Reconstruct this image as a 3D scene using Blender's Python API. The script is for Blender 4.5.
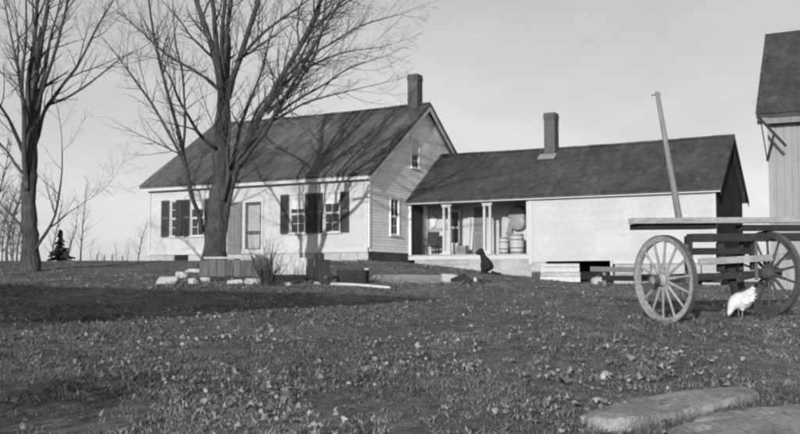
import bpy, bmesh, math, random
from mathutils import Vector, Matrix, noise as mnoise
R = math.radians
random.seed(7)
for o in list(bpy.data.objects): bpy.data.objects.remove(o)
scene = bpy.context.scene
C = scene.collection

# ------------------------------------------------------------------ camera
F = 960.0; CX, CY = 400.0, 217.0; PITCH = math.atan(63/960)
EYE = Vector((0, 0, 1.4))
cam_d = bpy.data.cameras.new('camera'); cam = bpy.data.objects.new('camera', cam_d); C.objects.link(cam)
cam_d.sensor_width = 36; cam_d.lens = F/800*36; cam_d.clip_start = .1; cam_d.clip_end = 3000
cam.location = EYE; cam.rotation_euler = (math.pi/2+PITCH, 0, 0)
scene.camera = cam
# ------------------------------------------------------------------ light
SD = Vector((.31, .951)).normalized(); SUN_EL = R(13)
w = bpy.data.worlds.new('World'); scene.world = w; w.use_nodes = True
nt = w.node_tree; bg = nt.nodes['Background']
sky = nt.nodes.new('ShaderNodeTexSky'); sky.sky_type = 'NISHITA'; sky.sun_disc = False
sky.sun_elevation = SUN_EL; sky.sun_rotation = math.atan2(-SD.x, -SD.y)
sky.dust_density = 1.0; sky.air_density = 1.0; sky.ozone_density = 1.0
bw = nt.nodes.new('ShaderNodeRGBToBW')
# thin high cloud veil over the whole sky
tc = nt.nodes.new('ShaderNodeTexCoord'); mp = nt.nodes.new('ShaderNodeMapping'); mp.inputs['Scale'].default_value = (1, 1, 2.6)
ns = nt.nodes.new('ShaderNodeTexNoise'); ns.inputs['Scale'].default_value = 3.2; ns.inputs['Detail'].default_value = 7; ns.inputs['Roughness'].default_value = .62
rg = nt.nodes.new('ShaderNodeMapRange'); rg.inputs['From Min'].default_value = .3; rg.inputs['From Max'].default_value = .7
rg.inputs['To Min'].default_value = .9; rg.inputs['To Max'].default_value = 1.1
veil = nt.nodes.new('ShaderNodeMath'); veil.operation = 'ADD'; veil.inputs[1].default_value = 4.2
mul = nt.nodes.new('ShaderNodeMath'); mul.operation = 'MULTIPLY'
L = nt.links.new
L(sky.outputs[0], bw.inputs[0]); L(bw.outputs[0], veil.inputs[0]); L(tc.outputs['Generated'], mp.inputs[0]); L(mp.outputs[0], ns.inputs[0])
L(ns.outputs[0], rg.inputs[0]); L(veil.outputs[0], mul.inputs[0]); L(rg.outputs[0], mul.inputs[1]); L(mul.outputs[0], bg.inputs[0])
bg.inputs[1].default_value = .075
sun_d = bpy.data.lights.new('sun', 'SUN'); sun_d.energy = 4.2; sun_d.angle = R(.6); sun_d.color = (1, .995, .985)
sun = bpy.data.objects.new('sun', sun_d); C.objects.link(sun)
sun_dir = Vector((SD.x*math.cos(SUN_EL), SD.y*math.cos(SUN_EL), -math.sin(SUN_EL)))
sun.rotation_euler = sun_dir.to_track_quat('-Z', 'Y').to_euler(); sun.location = (-20, -20, 20)
vs = scene.view_settings; vs.view_transform = 'Standard'; vs.look = 'None'; vs.exposure = 0; vs.gamma = 1
scene.cycles.filter_width = 2.3

# ------------------------------------------------------------------ helpers
def sm(a, b, x):
    t = min(1, max(0, (x-a)/(b-a))); return t*t*(3-2*t)
def zh(x): return 2.1-.85*sm(-1.5, 8, x)
def ground0(x, y):
    if y < 14: z = .0565*y
    else:
        t = min(1, (y-14)/22); z = .791+(zh(x)-.791)*t
    if y > 36: z -= .0015*(y-36)
    return z
def ground(x, y):
    z = ground0(x, y)
    d = math.hypot(x, y)
    if d < 70:
        k = 1-sm(40, 70, d)
        z += k*(.035*mnoise.noise((x*.45, y*.45, 1.3))+.014*mnoise.noise((x*1.7, y*1.7, 4.1)))
    return z
cp, sp = math.cos(PITCH), math.sin(PITCH)
def ray(px, py):
    a = px-CX; b = CY-py
    return Vector((a, F*cp-b*sp, F*sp+b*cp))
def P(px, py, Y):
    r = ray(px, py); return EYE+r*(Y/r.y)
def G(px, py):
    r = ray(px, py); Y = 3.0
    while Y < 80:
        p = EYE+r*(Y/r.y)
        if p.z <= ground(p.x, p.y): return p
        Y += .02
    return p
def gz(x, y, dz=0): return Vector((x, y, ground(x, y)+dz))

class MB:
    def __init__(s): s.v = []; s.f = []; s.smooth = []
    def add(s, vs, fs, smooth=False):
        n = len(s.v); s.v += [tuple(v) for v in vs]; s.f += [tuple(i+n for i in f) for f in fs]; s.smooth += [smooth]*len(fs); return s
    def box(s, x0, x1, y0, y1, z0, z1, M=None, tw=None):
        vs = [Vector(q) for q in ((x0,y0,z0),(x1,y0,z0),(x1,y1,z0),(x0,y1,z0),(x0,y0,z1),(x1,y0,z1),(x1,y1,z1),(x0,y1,z1))]
        if M: vs = [M @ v for v in vs]
        return s.add(vs, [(0,3,2,1),(4,5,6,7),(0,1,5,4),(1,2,6,5),(2,3,7,6),(3,0,4,7)])
    def prism(s, poly, d):   # poly: list of Vector, extruded by vector d
        n = len(poly); vs = [Vector(p) for p in poly]+[Vector(p)+Vector(d) for p in poly]
        fs = [tuple(range(n)), tuple(range(2*n-1, n-1, -1))]+[(i, n+i, n+(i+1) % n, (i+1) % n) for i in range(n)]
        return s.add(vs, fs)
    def bar(s, a, b, wd, ht=None, up=(0,0,1)):
        a, b = Vector(a), Vector(b); ht = ht or wd; t = (b-a).normalized(); u = Vector(up)
        if abs(t.dot(u)) > .98: u = Vector((0,1,0))
        r = t.cross(u).normalized(); u = r.cross(t).normalized()
        q = [a+r*sx*wd/2+u*sz*ht/2 for sx, sz in ((-1,-1),(1,-1),(1,1),(-1,1))]
        return s.prism(q, b-a)
    def tube(s, pts, rad, n=8, cap=True, smooth=True, squash=None):
        pts = [Vector(p) for p in pts]; m = len(pts)
        if m < 2: return s
        t0 = (pts[1]-pts[0]).normalized(); u = t0.orthogonal().normalized(); vs = []
        for i, p in enumerate(pts):
            t = (pts[min(i+1, m-1)]-pts[max(i-1, 0)])
            if t.length < 1e-9: t = t0
            t.normalize(); u = (u-t*u.dot(t))
            if u.length < 1e-6: u = t.orthogonal()
            u.normalize(); b = t.cross(u); r = rad[i] if hasattr(rad, '__len__') else rad
            for k in range(n):
                a = 2*math.pi*k/n; d = u*math.cos(a)*r+b*math.sin(a)*r
                if squash: d = Vector((d.x*squash[0], d.y*squash[1], d.z*squash[2]))
                vs.append(p+d)
        fs = [(i*n+k, i*n+(k+1) % n, (i+1)*n+(k+1) % n, (i+1)*n+k) for i in range(m-1) for k in range(n)]
        if cap: fs += [tuple(range(n-1, -1, -1)), tuple((m-1)*n+k for k in range(n))]
        return s.add(vs, fs, smooth)
    def lathe(s, prof, n=20, M=None, smooth=True):
        vs = []
        for r, z in prof:
            for k in range(n):
                a = 2*math.pi*k/n; v = Vector((r*math.cos(a), r*math.sin(a), z)); vs.append(M @ v if M else v)
        m = len(prof); fs = [(i*n+k, i*n+(k+1) % n, (i+1)*n+(k+1) % n, (i+1)*n+k) for i in range(m-1) for k in range(n)]
        fs += [tuple(range(n-1, -1, -1)), tuple((m-1)*n+k for k in range(n))]
        return s.add(vs, fs, smooth)
    def mesh(s, name):
        me = bpy.data.meshes.new(name); me.from_pydata(s.v, [], s.f); me.update()
        me.polygons.foreach_set('use_smooth', s.smooth); return me
    def build(s, name, mat, parent=None, kind=None, label=None, bevel=None):
        o = bpy.data.objects.new(name, s.mesh(name)); C.objects.link(o); o.data.materials.append(mat)
        if parent: o.parent = parent
        if kind: o['kind'] = kind
        if label: o['label'] = label
        if bevel:
            b = o.modifiers.new('bevel', 'BEVEL'); b.width = bevel; b.segments = 2; b.limit_method = 'ANGLE'
        return o
def empty(name, loc, rz=0, label=None, cat=None, group=None):
    o = bpy.data.objects.new(name, None); C.objects.link(o); o.location = loc; o.rotation_euler = (0, 0, rz); o.empty_display_size = .2
    return tag(o, label, cat, group)
def tag(o, label=None, cat=None, group=None, kind=None):
    if label: o['label'] = label
    if cat: o['category'] = cat
    if group: o['group'] = group
    if kind: o['kind'] = kind
    return o

# ------------------------------------------------------------------ materials (a grey world: the place is known in black and white)
def mat(name, v, var=.25, scale=6, stretch=(1,1,1), rough=.85, bump=.0, bscale=40, spec=.2, var2=0, scale2=.6, coord='Object', detail=6, randv=0):
    m = bpy.data.materials.new(name); m.use_nodes = True; t = m.node_tree; n = t.nodes; p = n['Principled BSDF']
    p.inputs['Roughness'].default_value = rough; p.inputs['Specular IOR Level'].default_value = spec
    tc = n.new('ShaderNodeTexCoord'); mp = n.new('ShaderNodeMapping'); mp.inputs['Scale'].default_value = stretch
    t.links.new(tc.outputs[coord], mp.inputs[0])
    no = n.new('ShaderNodeTexNoise'); no.inputs['Scale'].default_value = scale; no.inputs['Detail'].default_value = detail; no.inputs['Roughness'].default_value = .65
    t.links.new(mp.outputs[0], no.inputs[0])
    mr = n.new('ShaderNodeMapRange'); mr.inputs['From Min'].default_value = .28; mr.inputs['From Max'].default_value = .72
    mr.inputs['To Min'].default_value = v*(1-var); mr.inputs['To Max'].default_value = min(.95, v*(1+var))
    t.links.new(no.outputs[0], mr.inputs[0]); out = mr.outputs[0]
    def times(o, lo, hi, src):
        r = n.new('ShaderNodeMapRange'); r.inputs['To Min'].default_value = lo; r.inputs['To Max'].default_value = hi
        if src != 'rand':
            r.inputs['From Min'].default_value = .3; r.inputs['From Max'].default_value = .7
            n2 = n.new('ShaderNodeTexNoise'); n2.inputs['Scale'].default_value = scale2; n2.inputs['Detail'].default_value = 4; t.links.new(tc.outputs[coord], n2.inputs[0]); t.links.new(n2.outputs[0], r.inputs[0])
        else:
            oi = n.new('ShaderNodeObjectInfo'); t.links.new(oi.outputs['Random'], r.inputs[0])
        k = n.new('ShaderNodeMath'); k.operation = 'MULTIPLY'; t.links.new(o, k.inputs[0]); t.links.new(r.outputs[0], k.inputs[1]); return k.outputs[0]
    if var2: out = times(out, 1-var2, 1+var2, 'noise')
    if randv: out = times(out, 1-randv, 1+randv, 'rand')
    t.links.new(out, p.inputs['Base Color'])
    if bump:
        bn = n.new('ShaderNodeTexNoise'); bn.inputs['Scale'].default_value = bscale; bn.inputs['Detail'].default_value = 5
        t.links.new(mp.outputs[0], bn.inputs[0]); bp = n.new('ShaderNodeBump'); bp.inputs['Strength'].default_value = bump; bp.inputs['Distance'].default_value = .02
        t.links.new(bn.outputs[0], bp.inputs['Height']); t.links.new(bp.outputs[0], p.inputs['Normal'])
    return m
M = {}
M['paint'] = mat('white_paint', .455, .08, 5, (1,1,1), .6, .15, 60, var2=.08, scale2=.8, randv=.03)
M['paint_gable'] = mat('lightened_gable_paint', .80, .10, 4, (1,1,1), .7, .2, 60, var2=.08, scale2=.7, randv=.07)  # paint lighter than the front's: light put into the gable's colour
M['trim'] = mat('trim_paint', .48, .06, 9, (1,1,1), .55, .1, 80)
M['foundation'] = mat('whitewashed_stone', .38, .18, 5, (1,1,1), .9, .5, 20, randv=.08)
M['dark_stone'] = mat('dark_foundation_stone', .075, .3, 5, (1,1,1), .95, .5, 20, randv=.2)
M['shingle'] = mat('weathered_shingle', .10, .42, 3.2, (2.0,.16,.16), .95, .4, 30, var2=.3, scale2=.5)
M['shingle_ell'] = mat('dark_shingle', .066, .35, 2.5, (1.5,.6,.6), .95, .4, 30, var2=.25, scale2=.6)
M['shutter'] = mat('shutter_paint', .055, .2, 8, rough=.6, randv=.25)
M['pale_shutter'] = mat('worn_shutter_paint', .17, .2, 6, (4,4,.5), rough=.7)
M['glass'] = mat('window_glass', .03, .1, 3, rough=.08, spec=.6)
M['blind'] = mat('window_blind', .55, .1, 5)
M['door_panel'] = mat('door_panel_paint', .33, .12, 5)
M['brick'] = mat('chimney_brick', .10, .35, 9, rough=.95, bump=.4, bscale=30)
M['mortar'] = mat('chimney_mortar', .14, .2, 12, rough=1)
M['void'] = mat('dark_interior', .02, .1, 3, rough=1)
M['old_board'] = mat('weathered_board', .2, .3, 3, (3,3,.4), .9, .4, 30, randv=.18)
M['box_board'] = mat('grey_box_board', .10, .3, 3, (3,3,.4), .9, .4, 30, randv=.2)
M['shaded_wheel'] = mat('shaded_wheel_wood', .065, .3, 6, rough=.85, bump=.3, randv=.3)  # darker copy of the wheel wood: the right wheel's shade as colour
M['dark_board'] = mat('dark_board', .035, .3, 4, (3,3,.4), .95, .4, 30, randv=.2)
M['barn_board'] = mat('barn_board', .29, .15, 3, (5,5,.35), .9, .4, 30, randv=.06)
M['barn_roof'] = mat('barn_shingle', .055, .35, 3, (1.5,.6,.6), .95, .4, 30, var2=.2)
M['bark'] = mat('maple_bark', .062, .6, 9, (2.4,2.4,.3), .95, 1.0, 10, var2=.35, scale2=2.5)
M['bark'].node_tree.nodes['Bump'].inputs['Distance'].default_value = .06
M['twig'] = mat('twig_bark', .06, .3, 4, rough=.95)
M['far_twig'] = mat('far_twig_bark', .10, .3, 4, rough=.95)
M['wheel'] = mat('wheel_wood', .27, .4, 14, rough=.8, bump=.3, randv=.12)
M['iron'] = mat('rusty_iron', .08, .3, 9, rough=.6, spec=.4)
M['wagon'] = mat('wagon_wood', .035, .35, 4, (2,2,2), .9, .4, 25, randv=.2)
M['plank'] = mat('pale_plank', .36, .35, 9, (1,1,3), .85, .5, 30, randv=.1, var2=.2, scale2=1.5)
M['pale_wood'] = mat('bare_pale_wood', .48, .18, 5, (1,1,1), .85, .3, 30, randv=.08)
M['pole'] = mat('pole_wood', .2, .3, 4, (3,3,.4), .85, .3, 30)
M['rock'] = mat('pale_rock', .36, .28, 4, rough=.95, bump=.6, bscale=14, var2=.15)
M['slab'] = mat('lichen_slab', .27, .42, 24, rough=.95, bump=1.0, bscale=45, var2=.3, scale2=4)
M['dark_rock'] = mat('dark_rock', .03, .35, 4, rough=.9, bump=.6, bscale=14)
M['black_fur'] = mat('black_fur', .018, .3, 20, rough=.8, bump=.5, bscale=60)
M['feather'] = mat('white_feather', .6, .06, 30, (1,1,1), .8, .5, 60)
M['barrel'] = mat('barrel_wood', .42, .2, 4, (3,3,.5), .8, .3, 30)
M['tin'] = mat('zinc', .24, .15, 5, rough=.5, spec=.5)
M['cloth'] = mat('pale_cloth', .66, .1, 8)
M['chair'] = mat('dark_chair_wood', .03, .3, 8, rough=.6)
M['ground'] = mat('turf_soil', .125, .55, 5, rough=1, bump=.9, bscale=20, var2=.35, scale2=.55, spec=.05)
M['path'] = mat('bare_earth', .36, .25, 6, rough=1, bump=.5, bscale=22, var2=.2)
M['grass'] = mat('grass_blade', .14, .35, 1.2, rough=.8, spec=.15, randv=.45, coord='Generated', var2=0)
M['dry_grass'] = mat('dry_grass_blade', .19, .3, 1.2, rough=.85, spec=.1, randv=.4, coord='Generated')
M['leaf'] = mat('fallen_leaf', .20, .4, 20, rough=.8, spec=.2, randv=.55, coord='Generated')
M['spruce'] = mat('spruce_needles', .03, .3, 6, rough=.9)

# ------------------------------------------------------------------ ground
def build_ground():
    xs, ys = [], []
    x = -24.0
    while x <= 24: xs.append(x); x += .3
    xs = [-900, -500, -250, -120, -70, -45, -32]+xs+[32, 45, 70, 120, 250, 500, 900]
    y = -8.0
    while y <= 44: ys.append(y); y += .3
    ys = [-300, -80, -30, -15]+ys+[48, 55, 70, 100, 160, 300, 600, 1100]
    nx = len(xs); vs = [(x, y, ground(x, max(y, -12))) for y in ys for x in xs]
    fs = [(j*nx+i, j*nx+i+1, (j+1)*nx+i+1, (j+1)*nx+i) for j in range(len(ys)-1) for i in range(nx-1)]
    mb = MB(); mb.add(vs, fs, True); tag(mb.build('ground', M['ground']), kind='structure')
build_ground()

def strip(name, pts_l, pts_r, m, lift=.012, n=24):
    """a strip of bare earth laid just over the turf between two polylines"""
    mb = MB(); vs = []; fs = []
    def at(pl, t):
        t *= len(pl)-1; i = min(int(t), len(pl)-2); f = t-i; return pl[i]*(1-f)+pl[i+1]*f
    k = 8
    for j in range(n+1):
        a, b = at(pts_l, j/n), at(pts_r, j/n)
        for i in range(k+1):
            q = a.lerp(b, i/k); e = .12*mnoise.noise((q.x*1.3, q.y*1.3, 0)) if i in (0, k) else 0
            vs.append((q.x+e, q.y+e, ground(q.x+e, q.y+e)+(lift+.02*math.sin(math.pi*i/k))))
    for j in range(n):
        for i in range(k): fs.append((j*(k+1)+i, j*(k+1)+i+1, (j+1)*(k+1)+i+1, (j+1)*(k+1)+i))
    mb.add(vs, fs, True); return tag(mb.build(name, m), kind='structure')

# ------------------------------------------------------------------ buildings
ROT = R(-28)
UX = Vector((math.cos(ROT), math.sin(ROT), 0)); VX = Vector((-math.sin(ROT), math.cos(ROT), 0))
HC = Vector((-1.2, 36.0, 2.1))                      # near right corner of the house
def frontmap(y0=0): return lambda a, b, c: Vector((a, y0-b, c))     # along wall, outwards, up
def gablemap(x0=0): return lambda a, b, c: Vector((x0+b, a, c))
def wbox(mb, mp, a0, a1, b0, b1, c0, c1):
    q = [mp(a, b, c) for c in (c0, c1) for (a, b) in ((a0,b0),(a1,b0),(a1,b1),(a0,b1))]
    return mb.add(q, [(0,3,2,1),(4,5,6,7),(0,1,5,4),(1,2,6,5),(2,3,7,6),(3,0,4,7)])
def window(parent, mp, a0, a1, c0, c1, cols=2, rows=2, blind=0, frame=.07, m=None):
    m = m or M['trim']; f = MB()
    wbox(f, mp, a0-frame, a0, -.04, .045, c0, c1); wbox(f, mp, a1, a1+frame, -.04, .045, c0, c1)
    wbox(f, mp, a0-frame-.02, a1+frame+.02, -.04, .06, c1, c1+.1)
    wo = f.build('window', m, parent)
    s = MB(); wbox(s, mp, a0-frame-.03, a1+frame+.03, -.04, .09, c0-.06, c0); s.build('sill', m, wo)
    mid = (c0+c1)/2
    for k, (z0, z1, bb) in enumerate(((c0, mid, -.02), (mid, c1, .0))):
        sa = MB(); t = .04
        wbox(sa, mp, a0, a1, bb-.02, bb+.018, z0, z0+t); wbox(sa, mp, a0, a1, bb-.02, bb+.018, z1-t, z1)
        wbox(sa, mp, a0, a0+t, bb-.02, bb+.018, z0+t, z1-t); wbox(sa, mp, a1-t, a1, bb-.02, bb+.018, z0+t, z1-t)
        sash = sa.build('sash', m, wo)
        wdt = (a1-a0-2*t)/cols; hgt = (z1-z0-2*t)/rows
        for i in range(1, cols):
            b = MB(); wbox(b, mp, a0+t+i*wdt-.011, a0+t+i*wdt+.011, bb-.015, bb+.01, z0+t, z1-t); b.build('muntin', m, wo)
        for j in range(1, rows):
            b = MB(); wbox(b, mp, a0+t, a1-t, bb-.014, bb+.009, z0+t+j*hgt-.011, z0+t+j*hgt+.011); b.build('muntin', m, wo)
        for i in range(cols):
            for j in range(rows):
                b = MB(); jit = random.uniform(-.004, .004)
                q = [mp(a0+t+(i+di)*wdt, bb-.004+(jit if di else -jit), z0+t+(j+dj)*hgt) for di, dj in ((0,0),(1,0),(1,1),(0,1))]
                b.prism(q, mp(0,.003,0)-mp(0,0,0)); b.build('pane', M['glass'], wo)
    bk = MB(); wbox(bk, mp, a0, a1, -.09, -.06, c0, c1); bk.build('dark_room', M['void'], wo)
    if blind:
        b = MB(); wbox(b, mp, a0+.02, a1-.02, .02, .028, c1-blind, c1-.03); b.build('blind', M['blind'], wo)
    return wo
def shutter(parent, mp, a0, a1, c0, c1, m=None, b0=.05):
    m = m or M['shutter']; f = MB(); t = .05
    wbox(f, mp, a0, a0+t, b0, b0+.04, c0, c1); wbox(f, mp, a1-t, a1, b0, b0+.04, c0, c1)
    for z in (c0, (c0+c1)/2-.04, c1-.08): wbox(f, mp, a0+t, a1-t, b0+.002, b0+.038, z, z+.08)
    s = f.build('shutter', m, parent)
    sl = MB(); z = c0+.09
    while z < c1-.1:
        if not (abs(z-(c0+c1)/2) < .06):
            q = [mp(a0+t, b0+.004, z+.028), mp(a1-t, b0+.004, z+.028), mp(a1-t, b0+.034, z), mp(a0+t, b0+.034, z)]
            sl.prism(q, Vector((0,0,.008)))
        z += .04
    o = sl.build('louvre', m, s); o['kind'] = 'stuff'
    return s
def clapboards(wall, mp, rng, c0, c1, holes, step, m, thick=.016, joints=False):
    """rng(c) gives the wall's extent at height c; holes are (a0,a1,c0,c1)"""
    z = c0; k = 0
    while z < c1-.02:
        zt = min(z+step, c1); zm = (z+zt)/2; a0, a1 = rng(zt)
        if a1-a0 < .1: break
        cuts = sorted([(h[0], h[1]) for h in holes if h[2] < zm < h[3]])
        segs = []; cur = a0
        for h0, h1 in cuts:
            if h0 > cur: segs.append((cur, min(h0, a1)))
            cur = max(cur, h1)
        if cur < a1: segs.append((cur, a1))
        if joints:
            ns_ = []
            for s0, s1 in segs:
                p_ = s0
                while s1-p_ > 4.5:
                    q_ = p_+random.uniform(2.2, 4.2); ns_.append((p_, q_-.003)); p_ = q_
                ns_.append((p_, s1))
            segs = ns_
        for s0, s1 in segs:
            if s1-s0 < .03: continue
            w1 = random.uniform(-.003, .003); w2 = random.uniform(-.003, .003)
            q = [mp(s0, .0, z), mp(s0, thick+w1, z+w1), mp(s0, .004, zt+.008), mp(s0, 0, zt+.008)]
            q2 = [mp(s1, .0, z), mp(s1, thick+w2, z+w2), mp(s1, .004, zt+.008), mp(s1, 0, zt+.008)]
            MB().add(q+q2, [(0,1,2,3),(7,6,5,4),(0,4,5,1),(1,5,6,2),(2,6,7,3),(3,7,4,0)]).build('clapboard', m, wall)
        z += step; k += 1
SAG = {'x0': 0, 'x1': 1, 'd': 0}
def sag(x): return -SAG['d']*math.sin(math.pi*min(1, max(0, (x-SAG['x0'])/(SAG['x1']-SAG['x0']))))+SAG['d']*.25*mnoise.noise((x*.5, 0, 8)) if SAG['d'] else 0
def shingles(parent, x0, x1, ye, ze, yr, zr, m, course=.14, width=.17, name='shingles'):
    """courses of uneven shingles on the slope from eave (ye,ze) to ridge (yr,zr), in the building's own frame"""
    d = Vector((0, yr-ye, zr-ze)); ln = d.length; d.normalize(); nrm = Vector((0, -d.z, d.y))
    if nrm.z < 0: nrm = -nrm
    mb = MB(); s = 0; j = 0; tone = []
    while s < ln:
        x = x0-random.uniform(0, width*.5)
        dip = .012*mnoise.noise((j*.7, 0, 3))
        while x < x1:
            wd = width*random.uniform(.65, 1.35); a, b = max(x, x0), min(x+wd-.006, x1)
            if b-a > .01:
                drop = random.uniform(-.018, .012)+dip; up = random.uniform(.014, .03)
                s0 = s+drop; s1 = min(s+course*1.15, ln)
                base = Vector((0, ye, ze))
                wob = .018*mnoise.noise((x*.6, s*.6, 9))
                q = [base+d*s0+nrm*(up+wob), base+d*s1+nrm*(.006+wob)]
                lo = base+d*s0+nrm*(-.012+wob); zz = sag((a+b)/2)*(s/ln)
                vs = [(a, q[0].y, q[0].z+zz), (b, q[0].y, q[0].z+zz), (b, q[1].y, q[1].z+zz), (a, q[1].y, q[1].z+zz), (a, lo.y, lo.z+zz), (b, lo.y, lo.z+zz)]
                mb.add(vs, [(0,1,2,3), (4,5,1,0), (4,0,3), (5,2,1)]); tone += [random.uniform(.86, 1.14)*(1.3 if random.random() < .02 else 1)]*4
            x += wd
        s += course; j += 1
    o = mb.build(name, m, parent, kind='stuff'); at = o.data.attributes.new('tone', 'FLOAT', 'FACE'); at.data.foreach_set('value', tone)
    return o
def tonemat(m):
    t = m.node_tree; p = t.nodes['Principled BSDF']; src = p.inputs['Base Color'].links[0].from_socket
    a = t.nodes.new('ShaderNodeAttribute'); a.attribute_name = 'tone'; k = t.nodes.new('ShaderNodeMath'); k.operation = 'MULTIPLY'
    t.links.new(src, k.inputs[0]); t.links.new(a.outputs['Fac'], k.inputs[1]); t.links.new(k.outputs[0], p.inputs['Base Color'])
for n_ in ('shingle', 'shingle_ell', 'barn_roof'):
    M[n_+'_slab'] = M[n_].copy(); tonemat(M[n_])
def chimney(parent, x, y, w, d, z0, z1, cap=.28):
    core = MB(); core.box(x-w/2+.012, x+w/2-.012, y-d/2+.012, y+d/2-.012, z0, z1-.01)
    ch = core.build('chimney', M['mortar'], parent)
    b = MB(); h = .068; z = z0; j = 0
    while z < z1-.01:
        over = .02 if z > z1-cap and z < z1-cap*.25 else .0
        X0, X1, Y0, Y1 = x-w/2-over, x+w/2+over, y-d/2-over, y+d/2+over
        off = .1 if j % 2 else 0
        def run(a0, a1, fixed0, fixed1, axis):
            a = a0-off
            while a < a1:
                p, q = max(a, a0), min(a+.2-.012, a1)
                if q-p > .02:
                    e = random.uniform(-.004, .004)
                    if axis == 0: b.box(p, q, fixed0+e, fixed1+e, z+.006, z+h-.006)
                    else: b.box(fixed0+e, fixed1+e, p, q, z+.006, z+h-.006)
                a += .2
        run(X0, X1, Y0, Y0+.095, 0); run(X0, X1, Y1-.095, Y1, 0)
        run(Y0+.097, Y1-.097, X0, X0+.095, 1); run(Y0+.097, Y1-.097, X1-.095, X1, 1)
        z += h; j += 1
    b.build('bricks', M['brick'], ch, kind='stuff')
    return ch

def Lpx(px):  # position along the house front (negative to the left) that appears at pixel column px
    k = (px-400)/960; return -((-1.2-36*k)/(.883+.469*k))
def Tpx(px):
    k = (px-400)/960; return (1.2+36*k)/(.469-.883*k)

# ---- the main house
HL, HD, SILL, EAVE, PEAK = 10.85, 9.5, .36, 3.36, 6.62
OV = .28
house = empty('farmhouse', HC, ROT, 'white clapboard farmhouse with steep dark shingled roof and shuttered front windows', 'house')
fm = frontmap(0); gm = gablemap(0)
hd2 = HD/2; slope = (PEAK-EAVE)/hd2
# openings
wz0, wz1 = 1.13, 2.62
wins = [(Lpx(171), Lpx(183)), (Lpx(191), Lpx(204)), (Lpx(290.5), Lpx(305)), (Lpx(324.5), Lpx(340))]
door = (Lpx(245.5), Lpx(261.5), SILL, 2.42)
holes = [(a-.07, b+.07, wz0-.06, wz1+.1) for a, b in wins]+[(door[0]-.1, door[1]+.1, SILL, 2.55)]
wall = MB(); wbox(wall, fm, -HL, -.002, -.2, -.1, SILL, EAVE+.05)
fw = wall.build('front_wall', M['void'], house)
# solid sheathing between openings
zs = [SILL, wz0, 2.42, wz1, EAVE]
clapboards(fw, fm, lambda c: (-HL+.13, -.13), SILL+.16, EAVE-.3, holes, .125, M['paint'], .008)
sh = MB()
cuts = sorted([(a, b, wz0, wz1) for a, b in wins]+[(door[0], door[1], SILL, 2.42)])
cur = -HL
for a, b, c0, c1 in cuts:
    wbox(sh, fm, cur, a, -.1, 0, SILL, EAVE+.02)
    if c0 > SILL: wbox(sh, fm, a, b, -.1, 0, SILL, c0)
    wbox(sh, fm, a, b, -.1, 0, c1, EAVE+.02); cur = b
wbox(sh, fm, cur, 0, -.1, 0, SILL, EAVE+.02)
sh.build('sheathing', M['paint'], fw)
t = MB(); wbox(t, fm, -HL, 0, .001, .045, EAVE-.3, EAVE-.002); t.build('frieze_board', M['trim'], house)
t = MB(); wbox(t, fm, -HL, 0, .001, .04, SILL-.01, SILL+.16); t.build('water_table', M['trim'], house)
for a in (-HL, -.13):
    t = MB(); wbox(t, fm, a, a+.13, .002, .043, SILL+.16, EAVE-.3); t.build('corner_board', M['trim'], house)
t = MB(); wbox(t, gm, .0, .13, .002, .043, SILL+.16, EAVE-.02); t.build('corner_board', M['paint_gable'], house)
# windows and shutters
for i, (a, b) in enumerate(wins): window(house, fm, a, b, wz0, wz1, 2, 2, blind=(.0, .35, .55, .4)[i])
for x0, x1, bb in ((162, 169.8, .05), (176.8, 182.8, .07), (183.6, 190.3, .05), (205, 213, .05), (281.2, 289.6, .05), (305.8, 314.2, .05), (314.8, 323.4, .05), (341, 349.5, .05)):
    shutter(house, fm, Lpx(x0), Lpx(x1), wz0-.02, wz1+.04, b0=bb)
# front door with its wide weathered side shutter
d0, d1 = door[0], door[1]
f = MB(); wbox(f, fm, d0-.1, d0, -.05, .05, SILL, 2.42); wbox(f, fm, d1, d1+.1, -.05, .05, SILL, 2.42); wbox(f, fm, d0-.13, d1+.13, -.05, .07, 2.42, 2.56)
f.build('door_frame', M['trim'], house)
f = MB(); e = .1
wbox(f, fm, d0, d0+e, -.05, -.01, SILL+.03, 2.42); wbox(f, fm, d1-e, d1, -.05, -.01, SILL+.03, 2.42)
for z0, z1 in ((SILL+.03, SILL+.2), (1.12, 1.27), (2.3, 2.42)): wbox(f, fm, d0+e, d1-e, -.05, -.012, z0, z1)
dr = f.build('door', M['box_board'], house, label='dark framed front door with two pale panels')
for z0, z1 in ((SILL+.2, 1.12), (1.27, 2.3)):
    f = MB(); wbox(f, fm, d0+e, d1-e, -.045, -.03, z0, z1); f.build('panel', M['door_panel'], dr)
f = MB(); f.lathe([(.012,0),(.012,.05),(.03,.06),(.03,.09),(.01,.1)], 10, Matrix.Translation(fm(d0+.06, -.01, 1.2)) @ Matrix.Rotation(R(90), 4, 'X')); f.build('door_knob', M['iron'], dr)
f = MB(); a0, a1 = Lpx(228), Lpx(242)
k = 4
so = None
for i in range(k):
    b = MB(); wbox(b, fm, a0+(a1-a0)*i/k+.004, a0+(a1-a0)*(i+1)/k-.004, .03, .06+.004*(i % 2), SILL-.05, 2.45)
    if i == 0: so = b.build('storm_door', M['pale_shutter'], house)
    else: b.build('board', M['pale_shutter'], so)
for z in (.7, 1.9):
    b = MB(); wbox(b, fm, a0, a1, .066, .09, z, z+.12); b.build('batten', M['pale_shutter'], so)
b = MB(); wbox(b, fm, a0-.1, d1+.25, .05, 1.0, -.08, .17); wbox(b, fm, a0, d1+.15, .05, .6, .17, SILL-.06); b.build('door_step', M['foundation'], house, bevel=.03)
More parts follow.
